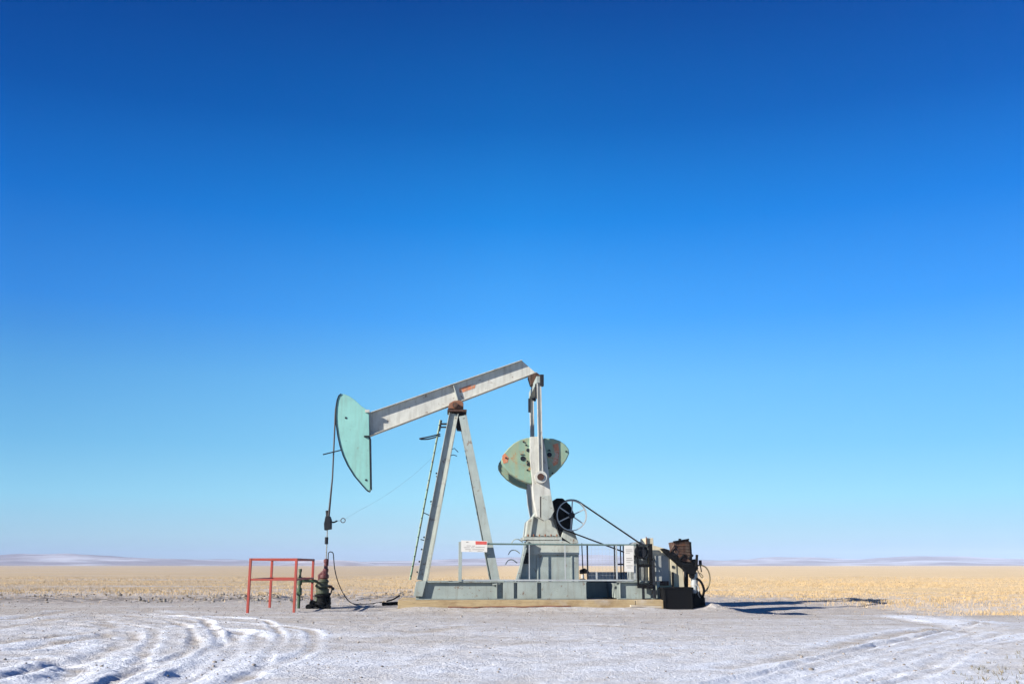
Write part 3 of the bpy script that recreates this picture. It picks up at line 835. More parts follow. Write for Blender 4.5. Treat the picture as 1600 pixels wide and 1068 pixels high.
b = MB(); b.prism(LP([(818.5,863),(826,863),(826,880),(818.5,880)], -.76), -.80, -.765); part(b, 'shadow_patch', 'dark', pd)  # square of cast shadow, set on the pedestal as a dark patch
for py in (845, 862, 877):
    b = MB(); x0 = 803 - (py-845)*.28
    b.tube(smooth_path([L3(x0+14, py+2, -.4), L3(x0+7, py-3, -.45), L3(x0, py-2, -.45), L3(x0-4, py+4, -.45)], 5), .018, 6); part(b, 'step', 'sage', pd)
# sheave, belts, black guard
sx, sz = L(893, 805, -.86)
bg = MB(); bg.prism(LP([(862,812),(864,783),(869,778),(879,778),(891,789),(896,800),(893,833),(881,834),(872,838)], -.55), -.62, .35); part(bg, 'brake_drum_cover', 'black', gbo, .03)
sv = MB(); RS = .51
n = 48
for (r0, r1, y0, y1) in ((RS, RS-.032, -.96, -.80),):
    vs = []
    for k in range(n):
        t = 2*math.pi*k/n; ca, sa = math.cos(t), math.sin(t)
        for rr, yy in ((r0, y0), (r0, y1), (r1, y1), (r1, y0)):
            vs.append((sx + ca*rr, yy, sz + sa*rr))
    fs = []
    for k in range(n):
        j = (k+1) % n
        for q in range(4):
            fs.append((k*4+q, k*4+(q+1)%4, j*4+(q+1)%4, j*4+q))
    sv.add(vs, fs, False)
svo = part(sv, 'sheave', 'alu')
b = MB(); b.cyl((sx, -1.0, sz), (sx, -.58, sz), .10, 18); part(b, 'hub', 'dark', svo)
for k in range(6):
    t = 2*math.pi*k/6 + .45
    b = MB(); b.bar((sx+math.cos(t)*.09, -.87, sz+math.sin(t)*.09), (sx+math.cos(t)*(RS-.03), -.87, sz+math.sin(t)*(RS-.03)), .036, .06, (0,1,0)); part(b, 'spoke', 'alu', svo)
mx, mz = L(1001, 861, -.86); RM = .20
d = Vector((mx-sx, 0, mz-sz)); dist = d.length; ang = math.atan2(d.z, d.x); al = math.acos((RS-RM)/dist)
for kk, yy in enumerate((-.92, -.87, -.82)):
    pts = []
    for q in range(25):
        t = ang + al + (2*math.pi - 2*al)*q/24
        pts.append((sx + math.cos(t)*(RS+.012), yy, sz + math.sin(t)*(RS+.012)))
    for q in range(13):
        t = ang - al + 2*al*q/12
        pts.append((mx + math.cos(t)*(RM+.012), yy, mz + math.sin(t)*(RM+.012)))
    b = MB(); b.tube(pts, .022, 6, True); part(b, 'belt', 'rubber')
# the drive motor behind the gate
mo = MB(); mo.cyl((mx, -.66, mz), (mx, .25, mz), .33, 24); mo.span(mx-.30, mx+.30, -.5, .1, SK+.02, mz-.25)
mto = part(mo, 'motor', 'cabinet', bevel=.01)
b = MB(); b.cyl((mx, -.95, mz), (mx, -.78, mz), RM, 24); b.cyl((mx, -.78, mz), (mx, -.6, mz), .05, 12); part(b, 'pulley', 'dark', mto)
b = MB(); b.span(mx-.45, mx+.45, -.8, .8, SK+.002, SK+.03); part(b, 'motor_base', 'sage')
# long pan on the far side of the skid
M['pan'] = paint('pale_blue_grey_steel', (.70,.76,.82), amount=.2)
x0, z1 = L(917, 893, .95); x1, _ = L(990, 893, .95)
b = MB(); b.span(x0, x1, .93, .99, SK+.003, z1); b.span(x0, x1, .90, .93, z1-.05, z1); part(b, 'splash_pan', 'pan')

# horse head
hh = [(535,617),(531,620),(528.5,627),(527,638),(526.3,650),(527,664),(529.5,682),(533,698),(538,713),(545,728),(555,744),(566,757),(574,766),(578,767.5),(580,763),(580,745),(579,715),(578,682),(577.5,650),(575,642),(566,636),(555,626),(547,620.5),(540,617.5)]
h = MB(); h.prism(LP(hh), -.26, .26); head = part(h, 'horse_head', 'teal', bevel=.012)
arc = hh[0:14]
e = MB()
pl = [Vector((*L(*q), 0)) for q in arc]
for i in range(len(pl)-1):
    a, c = pl[i], pl[i+1]
    e.bar((a.x-.012, 0, a.y), (c.x-.012, 0, c.y), .028, .58, (0,1,0))
part(e, 'arc_plate', 'dark', head)
bb = MB(); a = L3(578.8,764); c = L3(577.5,684); bb.bar(a+Vector((.02,0,0)), c+Vector((.02,0,0)), .03, .56, (0,1,0)); part(bb, 'back_plate', 'dark', head)  # back face of the head, coloured dark for the shade it lies in
for q in ((540.5,652.5), (572,749.5)):
    p = L3(*q, -.26); b = MB(); b.cyl((p.x,-.275,p.z), (p.x,-.262,p.z), .036, 14); part(b, 'plug', 'dark', head)
b = MB(); b.bar(L3(570.5,642,-.28), L3(577.5,642,-.28), .09, .10); part(b, 'hinge', 'beam', head)
b = MB(); b.bar(L3(569,681.5,-.28), L3(577.5,681.5,-.28), .05, .10); part(b, 'hinge', 'dark', head)
gd = MB()
for s in (-.16, .16):
    gd.tube([L3(540,701,s), L3(505.5,709.5,s)], .020, 8)
gd.tube([L3(505.5,709.5,-.17), L3(505.5,709.5,.17)], .024, 8)
part(gd, 'cable_guard', 'dark', head)
b = MB(); b.bar(L3(535.5,699,-.2), L3(541.5,712,-.2), .06, .10); part(b, 'guard_clamp', 'dark', head)

# bridle ropes, carrier bar, polished rod
cx, cz = L(512.5, 808, 0)
for s in (-.10, .10):
    pts = [L3(533.5,619,s), L3(528.8,626,s), L3(526.3,640,s), L3(525.6,652,s), L3(525.2,664,s)]
    pts = [p + Vector((-.045,0,0)) for p in pts] + [L3(519.5,745,s), Vector((cx+.02, s, cz))]
    b = MB(); b.tube(pts, .026, 8); part(b, 'bridle_rope', 'cable')
cb = MB(); cb.prism(LP([(509.5,806),(516,806),(518,812),(518,826),(507.5,828),(507,818)]), -.17, .17); cbo = part(cb, 'carrier_bar', 'dark', bevel=.015)
b = MB(); b.tube(smooth_path([L3(515,814), L3(521,815.5), L3(527,813)], 4), .026, 8); part(b, 'rotator_lever', 'dark', cbo)
b = MB(); b.tube([L3(527,813), L3(533,813)], .008, 6); p = L3(536, 812.5); b.ring(p, .072, .016, 24, 6); part(b, 'lever_ring', 'cable', cbo)
for a_, c_ in (((508,813),(507,822)),):
    b = MB(); b.cyl(L3(511,797), L3(511.5,806), .05, 10); part(b, 'rope_socket', 'dark', cbo)
rx = L(509.5, 880)[0]
rt = L(511.5, 826)
b = MB(); b.tube([(rt[0], 0, rt[1]), (rx, 0, L(509.5, 900)[1])], .020, 10); rod = part(b, 'polished_rod', 'chrome')
q = L3(510.3, 838.5); q2 = L3(510, 849.5)
b = MB(); b.cyl(q, q2, .058, 12); part(b, 'rod_clamp', 'dark', rod)
b = MB(); b.tube(smooth_path([L3(536,812.5), L3(556,800,-.1), L3(600,775,-.15), L3(650,738,-.2), L3(700,690,-.25)], 8), .0022, 5); part(b, 'rotator_cord', 'cable')

# ------------------------------------------------------------------ timber mat
TM = empty('timber_mat', ORG, TH)
tag(TM, 'long low mat of weathered tan timbers under the pumpjack', 'timber mat')
ax0, _ = L(622, 938, -1.62); ax1, _ = L(1036, 938, -1.62)
y = -1.66; k = 0
jx, _ = L(993, 938, -1.62)
while y < 1.6:
    w = .30
    o1 = random.uniform(-.06, .06) if k else 0; o2 = random.uniform(-.08, .08) if k else 0
    zt = ZT - .006 - (random.uniform(0, .012))
    if k == 0:
        for a_, c_ in ((ax0, jx-.008), (jx+.008, ax1)):
            b = MB(); b.span(a_, c_, y, y+w-.012, .02, zt); part(b, 'timber', 'timber', TM, .012)
    else:
        b = MB(); b.span(ax0+.15*(k%2)+o1, ax1+o2, y, y+w-.012, .02, zt); part(b, 'timber', 'timber', TM, .012)
    y += w; k += 1

def mly_pt(px, ly=-2.0):
    x, _ = L(px, 946, ly); p = ORG + AX*x + AY*ly; return (p.x, p.y)
def lying(name, px0, px1, py, r, mat, label, cat):
    a = mly_pt(px0); c = mly_pt(px1)
    root = MB(); n = 10; pts = []
    for i in range(n+1):
        t = i/n; x = a[0]+(c[0]-a[0])*t; yy = a[1]+(c[1]-a[1])*t
        pts.append((x, yy, max(hz(x, yy), 0) + r*.8 + .006*math.sin(i*2.1)))
    root.tube(pts, r, 8)
    o = root.build(name, M[mat]); tag(o, label, cat); return o
lying('pipe', 700, 892, 948.2, .022, 'rust', 'thin rusty pipe lying on the gravel in front of the timber mat', 'pipe')
a = mly_pt(985, -2.02); c = mly_pt(1033, -2.0)
pk = MB(); pk.bar((a[0], a[1], hz(*a)+.035), (c[0], c[1], hz(*c)+.04), .16, .055, (0,0,1)); o = pk.build('plank', M['plank'], None, .006)
tag(o, 'short pale plank lying on the ground before the right end of the timber mat', 'plank')
a = G(598, 946); zg = hz(*a)
b = MB(); b.cyl((a[0], a[1], zg+.06), (a[0]+.5, a[1]+.45, zg+.07), .06, 12); o = b.build('pipe_stub', M['black'])
tag(o, 'short black pipe stub on the snow left of the timber mat', 'pipe')
a = G(606, 941); zg = hz(*a)
b = MB(); b.tube(smooth_path([(a[0]-.05, a[1], zg+.05), (a[0]+.15, a[1]+.1, zg+.10), (a[0]+.32, a[1]+.12, zg+.19), (a[0]+.42, a[1]+.2, zg+.26)], 5), .03, 8); o = b.build('cable_end', M['black'])
tag(o, 'bent black cable end leaning on the left tip of the timber mat', 'cable')

# ------------------------------------------------------------------ guard fence on the skid
SF = empty('guard_fence', ORG + AY*(-1.05) + Vector((0,0,SK)), TH)
tag(SF, 'pale green pipe guard fence with thin uprights along the front of the pumpjack skid', 'guard fence')
SF_off = Vector((0, -1.05, SK))
def fpart(mb, name, mat, parent=None, bevel=0):
    o = mb.build(name, M[mat], parent or SF, bevel)
    if parent is None: o.matrix_parent_inverse = Matrix.Translation(-SF_off)
    return o
YF = -1.05
t0 = L3(719, 847.5, YF); t1 = L3(1014, 850.5, YF)
ztop = (t0.z + t1.z)/2
tx0, tx1 = t0.x, t1.x
b = MB(); b.cyl((tx0, YF, ztop), (tx1, YF, ztop-.04), .030, 10); fpart(b, 'top_rail', 'rail')
bx1, _ = L(990, 910, YF)
b = MB(); b.bar((tx0, YF, SK+.05), (bx1, YF, SK+.04), .04, .05, (0,0,1)); fpart(b, 'bottom_rail', 'alu')
b = MB(); b.bar((L(719,880,YF)[0], YF, SK+.001), (L(719,880,YF)[0], YF, ztop+.06), .115, .10); fpart(b, 'post', 'sage', bevel=.006)
for px, w, mt in ((827,.016,'alu'), (883,.016,'alu'), (932,.022,'alu'), (963.5,.022,'alu')):
    x, _ = L(px, 880, YF)
    top = ztop-.03 if px != 932 else L(932, 893, YF)[1]
    b = MB(); b.bar((x, YF-.004, SK+.075), (x, YF-.004, top), w*2, w*2); fpart(b, 'post', mt)
for px, w in ((918,.030), (960.5,.026), (970,.022), (974.5,.022)):
    x, _ = L(px, 880, YF+.1)
    b = MB(); b.bar((x, YF+.10, SK+.001), (x, YF+.10, ztop-.045), w*1.6, w*1.6); fpart(b, 'dark_post', 'dark')
x, _ = L(991.5, 880, YF); _, z1 = L(991, 888, YF)
b = MB(); b.bar((x, YF, SK+.065), (x, YF, z1+.1), .06, .05); fpart(b, 'post', 'alu')
x0, z0 = L(965, 881, YF+.1); x1, _ = L(976, 881, YF+.1)
b = MB(); b.bar((x0, YF+.06, z0), (x1, YF+.06, z0), .06, .05, (0,0,1)); fpart(b, 'cross_bar', 'black')
# wire mesh infill, one panel's wires in one mesh
def wires(xa, xb, za, zb, yy, step, r, mat):
    mm = MB(); k = xa + step
    while k < xb - .02:
        mm.bar((k, yy, za), (k, yy, zb), r, r); k += step
    k = za + step
    while k < zb - .02:
        mm.bar((xa, yy, k), (xb, yy, k), r, r, (0,0,1)); k += step
    return mm
xa, _ = L(919, 880, YF); xb, _ = L(961, 880, YF)
fpart(wires(xa, xb, SK+.08, ztop-.04, YF+.02, .12, .004, 'alu'), 'mesh_panel', 'alu')

# dark gate at the right end
DG = empty('gate', ORG + AX*L(1008, 900, -1.15)[0] + AY*(-1.15) + Vector((0,0,ZT)), TH)
tag(DG, 'dark rusty steel gate with heavy cross bar at the right end of the guard fence', 'gate')
DGo = Vector((L(1008, 900, -1.15)[0], -1.15, ZT))
def gpart(mb, name, mat, parent=None, bevel=0):
    o = mb.build(name, M[mat], parent or DG, bevel)
    if parent is None: o.matrix_parent_inverse = Matrix.Translation(-DGo)
    return o
YG = -1.15
gx0, gz1 = L(995.5, 849, YG); gx1, _ = L(1016, 849, YG); _, gz0 = L(1000, 918, YG); _, gm_ = L(1000, 883, YG)
b = MB(); b.bar((gx0, YG, gz0), (gx0, YG, gz1), .06, .05); gpart(b, 'gate_post', 'black')
b = MB(); b.bar((gx1, YG, gz0), (gx1, YG, gz1), .12, .06); gpart(b, 'gate_post', 'black')
b = MB(); b.bar((gx0+.045, YG, gz1-.03), (gx1-.062, YG, gz1-.03), .05, .045, (0,0,1)); gpart(b, 'top_bar', 'dark')
b = MB(); b.bar((gx0+.045, YG, gm_), (gx1-.062, YG, gm_), .05, .10, (0,0,1)); gpart(b, 'cross_bar', 'black')
b = MB(); b.bar((gx0-.02, YG, gz0+.07), (gx1+.03, YG-.05, gz0+.04), .06, .14, (0,0,1)); gpart(b, 'bottom_bar', 'black')
for px in (1006,):
    x, _ = L(px, 880, YG); b = MB(); b.bar((x, YG+.01, gz0+.12), (x, YG+.01, gz1-.05), .028, .03); gpart(b, 'gate_bar', 'dark')
b = MB(); b.bar(L3(993,867,YG-.04), L3(1009,873,YG-.04), .05, .04); gpart(b, 'latch', 'black')
b = MB(); x, z = L(1021, 876, YG); b.bar((x, YG, .02+ZT), (x-.02, YG, z), .09, .07); gpart(b, 'gate_post', 'dark')
b = MB(); x, z = L(1005, 918, YG); b.bar((x, YG, ZT), (x, YG, gz0), .08, .07); gpart(b, 'gate_leg', 'dark')

# signs
WS = empty('warning_sign', ORG + AX*L(740, 862, YF)[0] + AY*(YF-.06) + Vector((0,0,L(740, 862, YF)[1])), TH)
tag(WS, 'white warning sign with a red block on the left end of the guard fence', 'sign')
def flat(root, off, pts, y0, y1, name, mat, parent=None, ly=YF-.06):
    mm = MB(); pl = [(x-off[0], z-off[1]) for x, z in LP(pts, ly)]
    mm.prism(pl, y0, y1); return mm.build(name, M[mat], parent or root, .0)
off = L(740, 862, YF)
pan = flat(WS, off, [(720.5,843.5),(761.5,844.5),(761,862),(720.5,861.5)], 0, .012, 'sign_panel', 'white')
flat(WS, off, [(743,844.8),(760.5,845.3),(760.5,850.2),(743,850)], -.004, -.001, 'red_block', 'signred', pan)
for (a_, b_, y_, h_) in ((728,732,845.5,1.6), (729,736,851.5,1.0), (737.5,742,851.8,1.0), (725,734,854.3,.9), (736,741,854.3,.9), (743,757,853.8,.9), (727,735.5,857.2,.9), (738,756,857.4,1.0), (733,736,859.6,.8), (746,754,860,.7)):
    flat(WS, off, [(a_,y_),(b_,y_+.1),(b_,y_+h_),(a_,y_+h_)], -.004, -.001, 'lettering', 'lettering', pan)
NB = empty('notice_board', ORG + AX*L(983, 893, YF)[0] + AY*(YF-.06) + Vector((0,0,L(983, 893, YF)[1])), TH)
tag(NB, 'tall white notice board with faded grey lines beside the dark gate', 'sign')
off = L(983, 893, YF)
pan = flat(NB, off, [(975.5,851.5),(990,851.5),(990.5,893),(975.5,892)], 0, .012, 'sign_panel', 'white')
for (a_, b_, y_, h_) in ((977.5,987.5,857.5,1.2), (978,988,860.3,1.0), (977.5,984,863,.9), (978.5,987,871,1.2), (978.5,988,874,1.2), (979,985,877.5,1.0), (978.5,988,882.5,1.2), (980,986,885.8,.9)):
    flat(NB, off, [(a_,y_),(b_,y_),(b_,y_+h_),(a_,y_+h_)], -.004, -.001, 'lettering', 'lettering', pan)

# ------------------------------------------------------------------ small brake bracket behind the fence
BL = empty('brake_lever', ORG, TH)
tag(BL, 'dark brake lever stand with black bracket just right of the pedestal', 'brake lever')
b = MB(); p = L3(912, 912, -.6); p1 = L3(909, 848, -.6); b.tube([(p.x, -.6, SK), (p1.x+.02, -.6, p.z+.6), (p1.x, -.6, p1.z)], .018, 8); b.build('lever', M['dark'], BL)
b = MB(); b.prism(LP([(906,890),(913,887),(919,891),(920,895),(906,896)], -.6), -.75, -.5); b.build('bracket', M['black'], BL, .01)
b = MB(); b.prism(LP([(908,897),(912,897),(912,903),(908,903)], -.6), -.72, -.6); b.build('box', M['white'], BL, .01)
b = MB(); b.prism(LP([(906,903.5),(914,903.5),(915,911.6),(906,911.6)], -.6), -.74, -.5); b.build('foot', M['black'], BL, .01)

# ------------------------------------------------------------------ control cabinet, engine, box
CC = empty('control_cabinet', ORG, TH)
tag(CC, 'beige control cabinet with a grey door standing behind the dark gate', 'cabinet')
yc = -.86
def lspan(pxa, pya, pxb, pyb, y0, y1, ly=None):
    xa, za = L(pxa, pya, y0 if ly is None else ly); xb, zb = L(pxb, pyb, y0 if ly is None else ly)
    mm = MB(); mm.span(min(xa,xb), max(xa,xb), y0, y1, min(za,zb), max(za,zb)); return mm
x0, _ = L(1016, 860, yc); x1, _ = L(1066, 860, yc)
b = MB(); b.prism(LP([(1016,921),(1016,850),(1045,858),(1066,880),(1070,921)], yc), yc, .55); body = b.build('cabinet_body', M['beige'], CC, .015)
lspan(1023, 867.5, 1046, 911, yc-.03, yc-.002).build('door', M['cabinet'], CC, .008)
lspan(1047.5, 872, 1058, 913, yc-.03, yc-.002).build('side_panel', M['beige'], CC, .008)
b = lspan(1049.5, 893, 1053.5, 916, yc-.10, yc-.034); b.build('door_handle', M['black'], CC, .01)
b = lspan(1050, 883, 1053, 887, yc-.06, yc-.034); b.build('lock', M['dark'], CC)
b = lspan(1010, 840, 1021, 852, yc+.2, .4); b.build('vent_stack', M['beige'], CC, .01)
b = lspan(1009.3, 838, 1011, 851, yc+.14, yc+.18); b.build('vent_pin', M['rust'], CC)
b = lspan(1024, 907, 1045, 914, yc-.08, yc-.034); b.build('sill', M['dark_rust'], CC)
b = MB(); x1b, _ = L(1080, 921, yc); b.span(x0+.05, x1b, yc+.05, .5, 0.01, L(1040, 922, yc)[1]); b.build('plinth', M['dark'], CC, .01)

EN = empty('engine', ORG, TH)
tag(EN, 'black skid engine with rusty radiator box and looping hoses at the right end', 'engine')
ye = -1.08
b = MB(); b.prism(LP([(1033,857),(1038,856),(1046,858.5),(1056,864),(1068,872),(1081,875),(1089,880),(1091,889),(1086,893.5),(1072,892),(1060,882.5),(1045,869)], ye), ye, -.35); hood = b.build('hood', M['black'], EN, .03)
b = MB(); b.prism(LP([(1052.5,846.5),(1075.5,842.5),(1079.5,848),(1081,878),(1066,876),(1058.5,866),(1054.5,857)], ye-.02), ye-.02, -.30); rad = b.build('radiator', M['dark_rust'], EN, .015)
for i in range(6):
    p0 = L3(1058.5+i*.35, 847.5+i*4, ye-.03); p1 = L3(1077+i*.35, 847+i*4.6, ye-.03); b = MB(); b.bar(p0, p1, .03, .03); b.build('fin', M['dark_rust'], rad)
b = MB(); b.ring(L3(1055.5, 862, ye), .09, .03, 18, 6); b.build('clamp', M['dark'], rad)
b = MB(); b.bar(L3(1052,846,ye-.05), L3(1076.5,842,ye-.05), .05, .06); b.bar(L3(1078.5,846,ye-.05), L3(1080.5,877,ye-.05), .05, .06); b.build('frame', M['black'], rad)
b = MB(); b.cyl(L3(1062,846,-.6), L3(1062.5,841,-.6), .05, 10); b.build('cap', M['black'], rad)
for (q0, q1, rr, mt) in (((1047,862),(1054,850),.03,'dark_rust'), ((1062,874),(1070,866),.04,'black'), ((1076,873),(1082,866),.05,'black'), ((1070,891),(1071,900),.03,'dark'), ((1088,884),(1089,866),.045,'black')):
    b = MB(); b.cyl(L3(*q0, ye-.06), L3(*q1, ye-.06), rr, 8); b.build('bracket', M[mt], EN)
b = MB(); b.prism(LP([(1066,882),(1078,880),(1088,886),(1088,896),(1080,898),(1069,893)], ye-.08), ye-.08, ye-.002); b.build('cover_plate', M['black'], EN, .02)
b = MB(); b.tube(smooth_path([L3(1034,858,ye+.3), L3(1026,862,ye+.3), L3(1022,872,ye+.2), L3(1021,890,ye)], 6), .02, 6); b.build('conduit', M['dark'], EN)
b = MB(); b.cyl(L3(1085, 873, ye+.1), L3(1087, 889, ye+.1), .09, 12); b.cyl(L3(1094, 874.5, ye+.2), L3(1094.5, 883, ye+.2), .05, 10); b.cyl(L3(1094.5, 883, ye+.2), L3(1096, 893, ye+.2), .02, 8); b.build('filler_cap', M['dark'], EN)
b = MB(); b.cyl(L3(1084.5, 893, ye+.1), L3(1085, 911, ye+.1), .115, 14); b.cyl(L3(1085, 911.3, ye+.1), L3(1085, 914, ye+.1), .13, 14); b.cyl(L3(1085, 914.3, ye+.1), L3(1085, 926, ye+.1), .10, 14); b.build('filter_canister', M['alu'], EN, .01)
b = MB(); b.cyl(L3(1081, 898.5, ye-.04), L3(1081, 898.5, ye+.2), .10, 16); b.build('gauge', M['black'], EN, .01)
b = MB(); b.tube(smooth_path([L3(1090,883,ye), L3(1096,882.5,ye), L3(1103,886,ye), L3(1108,895,ye), L3(1109,907,ye), L3(1106,918,ye), L3(1101,924,ye)], 6), .024, 8); b.build('hose', M['brass'], EN)
b = MB(); b.tube(smooth_path([L3(1088,903,ye-.05), L3(1094,907,ye-.08), L3(1098,914,ye-.08), L3(1100,923,ye-.05), L3(1097,934,ye)], 6), .040, 8); b.build('hose', M['black'], EN)
b = MB(); b.tube(smooth_path([L3(1090,890,ye), L3(1093,897,ye), L3(1097,902,ye), L3(1098,899,ye), L3(1093,894,ye)], 6), .016, 6); b.build('hose', M['brass'], EN)
b = MB(); b.tube(smooth_path([L3(1087,912,ye-.06), L3(1092,918,ye-.06), L3(1091,927,ye-.04), L3(1094,933,ye)], 6), .018, 6); b.build('hose', M['alu'], EN)
b = MB(); b.prism(LP([(1083.5,947),(1083.5,928),(1084,924),(1089,926),(1093,921),(1096,928),(1102,933),(1102.5,947)], ye), ye, -.1); b.build('crankcase', M['black'], EN, .04)
b = MB(); b.prism(LP([(1083.5,949.5),(1083.5,945),(1105,945),(1106,949.5)], ye-.1), ye-.12, .0); b.build('engine_base', M['black'], EN, .01)
b = MB(); b.bar(L3(1072, 893, -.5), L3(1072, 947, -.5), .12, .12); b.build('stand', M['black'], EN)

SB = empty('storage_box', ORG + AX*L(1058, 947, -1.55)[0] + AY*-1.3, TH)
tag(SB, 'open black steel box standing on the ground at the right end of the timber mat', 'box')
bo = (L(1058, 947, -1.55)[0], -1.3)
x0, z1 = L(1037, 917, -1.62); x1, _ = L(1082, 917, -1.62)
def sb(mm, name, parent=None, bevel=.01):
    o = mm.build(name, M['black'], parent or SB, bevel)
    if parent is None: o.matrix_parent_inverse = Matrix.Translation((-bo[0], -bo[1], 0))
    return o
b = MB(); y0, y1 = -1.62, -.98; z0 = -.03
b.span(x0, x1, y0, y0+.02, z0, z1); b.span(x0, x1, y1-.02, y1, z0, z1); b.span(x0, x0+.02, y0+.021, y1-.021, z0, z1-.002); b.span(x1-.02, x1, y0+.021, y1-.021, z0, z1-.002); b.span(x0+.021, x1-.021, y0+.021, y1-.021, z0+.05, z0+.08)
sb(b, 'box_body', bevel=.004)
b = MB()
b.span(x0-.03, x1+.03, y0-.025, y0-.002, z1-.06, z1+.004); b.span(x0-.03, x0-.002, y0-.001, y1, z1-.06, z1+.003); b.span(x1+.002, x1+.03, y0-.001, y1, z1-.06, z1+.003)
sb(b, 'rim', bevel=.004)
for xx in (x0+.04, x1-.04):
    b = MB(); b.span(xx-.03, xx+.03, y0-.022, y0-.002, z0, z1-.065); sb(b, 'corner_angle')

# ------------------------------------------------------------------ red guard frame round the wellhead
a0 = G(385, 952.5); a1 = G(458, 953); 
dn, df = 29.9, 33.3
GF = empty('pipe_cage', (W(421, 945, 31.6).x, 31.6, 0))
tag(GF, 'open faded red square tube cage standing left of the wellhead', 'cage')
gx = {}
NL = W(387, 952, dn); NR = W(459.5, 952, dn); FLp = W(421.5, 944, df); FRp = W(486.5, 944, df)
zt = W(390, 871.5, dn).z
base = Vector((GF.location.x, GF.location.y, 0))
posts = {}
for nm, p in (('nl', NL), ('nr', NR), ('fr', FRp), ('fl', FLp)):
    p = Vector((p.x, p.y, 0)) - base; posts[nm] = p
    zg = hz(p.x+base.x, p.y+base.y)
    b = MB(); b.bar((p.x, p.y, zg-.06), (p.x, p.y, zt), .075, .075, (0,1,0)); b.build('post', M['red'], GF, .006)
order = ['nl', 'nr', 'fr', 'fl']
for i in range(4):
    a, c = posts[order[i]], posts[order[(i+1) % 4]]
    d = (c-a).normalized()*.04
    for z_, nm, hh_ in ((zt-.035, 'top_rail', .07), (zt*.605, 'mid_rail', .055)):
        b = MB(); b.bar(a + d + Vector((0,0,z_)), c - d + Vector((0,0,z_)), .055, hh_, (0,0,1)); b.build(nm, M['red'], GF, .004)

# ------------------------------------------------------------------ wellhead
wx = rx
WH = empty('wellhead', ORG + AX*wx, TH)
tag(WH, 'dark green and maroon wellhead valve stack under the horse head', 'wellhead')
def wz(py): return L(509, py, 0)[1]
def wp(px, py, ly=0): 
    x, z = L(px, py, ly); return Vector((x - wx, ly, z))
def wbuild(mb, name, mat, parent=None, bevel=0): return mb.build(name, M[mat], parent or WH, bevel)
b = MB(); c = wp(503, 946); cxw = c.x
b.lathe((cxw, 0, -.02), [(.30,0),(.30,.10),(.24,.10),(.24,.14),(.30,.14),(.30,.22),(.19,.22),(.17,.40),(.26,.40),(.26,.47),(.18,.47)], 22); wbuild(b, 'casing_head', 'black', None, .01)
b = MB(); b.lathe((cxw, 0, .45), [(.17,0),(.21,.03),(.22,.16),(.17,.20),(.17,.24),(.25,.24),(.25,.30),(.17,.30),(.17,.36),(.20,.42),(.14,.50)], 22); wbuild(b, 'tubing_head', 'valve', None, .008)
b = MB(); b.lathe((cxw+.03, 0, .95), [(.13,0),(.16,.04),(.16,.12),(.12,.16),(.12,.24)], 18); wbuild(b, 'flow_tee', 'maroon', None, .008)
b = MB(); b.prism([(p.x, p.z) for p in (wp(497,912), wp(497,897), wp(502,893), wp(505,890), wp(511,890), wp(510,904), wp(507,914))], -.11, .11); wbuild(b, 'blowout_preventer', 'maroon', None, .03)
b = MB(); b.lathe((0, 0, wz(893)), [(.09,0),(.09,.10),(.065,.12),(.065,.30),(.085,.31),(.085,.40),(.05,.43)], 16); wbuild(b, 'stuffing_box', 'maroon', None, .006)
for px, py, dx in ((513,931,.22), (514,938,.2)):
    p = wp(px, py); b = MB(); b.cyl((cxw+.16, 0, p.z), (p.x, 0, p.z), .06, 12); b.cyl((p.x, 0, p.z), (p.x+.05, 0, p.z), .12, 14); wbuild(b, 'side_valve', 'black', None, .008)
p = wp(515, 916); b = MB(); b.tube([wp(507,914), p], .035, 8); b.cyl(p + Vector((0,-.06,0)), p + Vector((.05,.06,0)), .05, 10); wbuild(b, 'bleed_valve', 'rust')
b = MB(); b.tube([wp(512,936), wp(517,926), wp(519.5,918)], .022, 8); q = wp(520,919); b.cyl(q+Vector((0,-.03,0)), q+Vector((0,.04,0)), .055, 10); wbuild(b, 'pressure_gauge', 'dark')
for px, py in ((483,947), (489,941), (513,947)):
    p = wp(px, py); b = MB(); b.cyl((cxw, 0, p.z), (p.x, -.12, p.z), .055, 10); b.cyl((p.x+.001, -.24, p.z), (p.x+.0, -.02, p.z), .09, 12); wbuild(b, 'outlet_flange', 'black', None, .006)
b = MB(); b.tube(smooth_path([wp(501,912), wp(494,907.5), wp(486,907), wp(472,907)], 5), .050, 10); b.tube([wp(496,909), wp(495,940)], .05, 10); fpipe = wbuild(b, 'flow_line', 'green')
b = MB(); pr = wp(468.5, 907); b.cyl((pr.x, 0, -.05), (pr.x, 0, pr.z+.12), .050, 12); b.cyl((pr.x, 0, wz(929)), (pr.x, 0, wz(918)), .085, 12); b.cyl((pr.x, 0, pr.z-.12), (pr.x, 0, pr.z+.13), .08, 12); b.cyl((pr.x, 0, pr.z+.13), (pr.x, 0, wz(893)), .04, 10); b.cyl((pr.x, 0, wz(893)), (pr.x, 0, wz(888)), .055, 10); wbuild(b, 'riser_pipe', 'green')
b = MB(); b.cyl((pr.x, -.14, wz(926)), (pr.x, -.085, wz(926)), .06, 12); wbuild(b, 'valve_handle', 'green')

# instrument hose hanging beside the wellhead
hs = MB()
def gpt(px, py, lift=.03):
    x, y_ = G(px, py); return Vector((x, y_, hz(x, y_) + lift))
def mw(px, py, ly=0.0):
    v = L3(px, py, ly); return ORG + AX*v.x + AY*v.y + Vector((0,0,v.z))
hs.tube(smooth_path([mw(512.5,883), mw(513,866), mw(514,862.5), mw(517,861.5), mw(520.5,864), mw(521.5,874), mw(523,888), mw(527,905), mw(534,922), mw(542,935), gpt(550,944), gpt(562,946.5), gpt(580,945), gpt(600,943.5)], 7), .016, 8)
o = hs.build('hose', M['rubber']); tag(o, 'thin black hose looping from the wellhead down to the snow', 'hose')

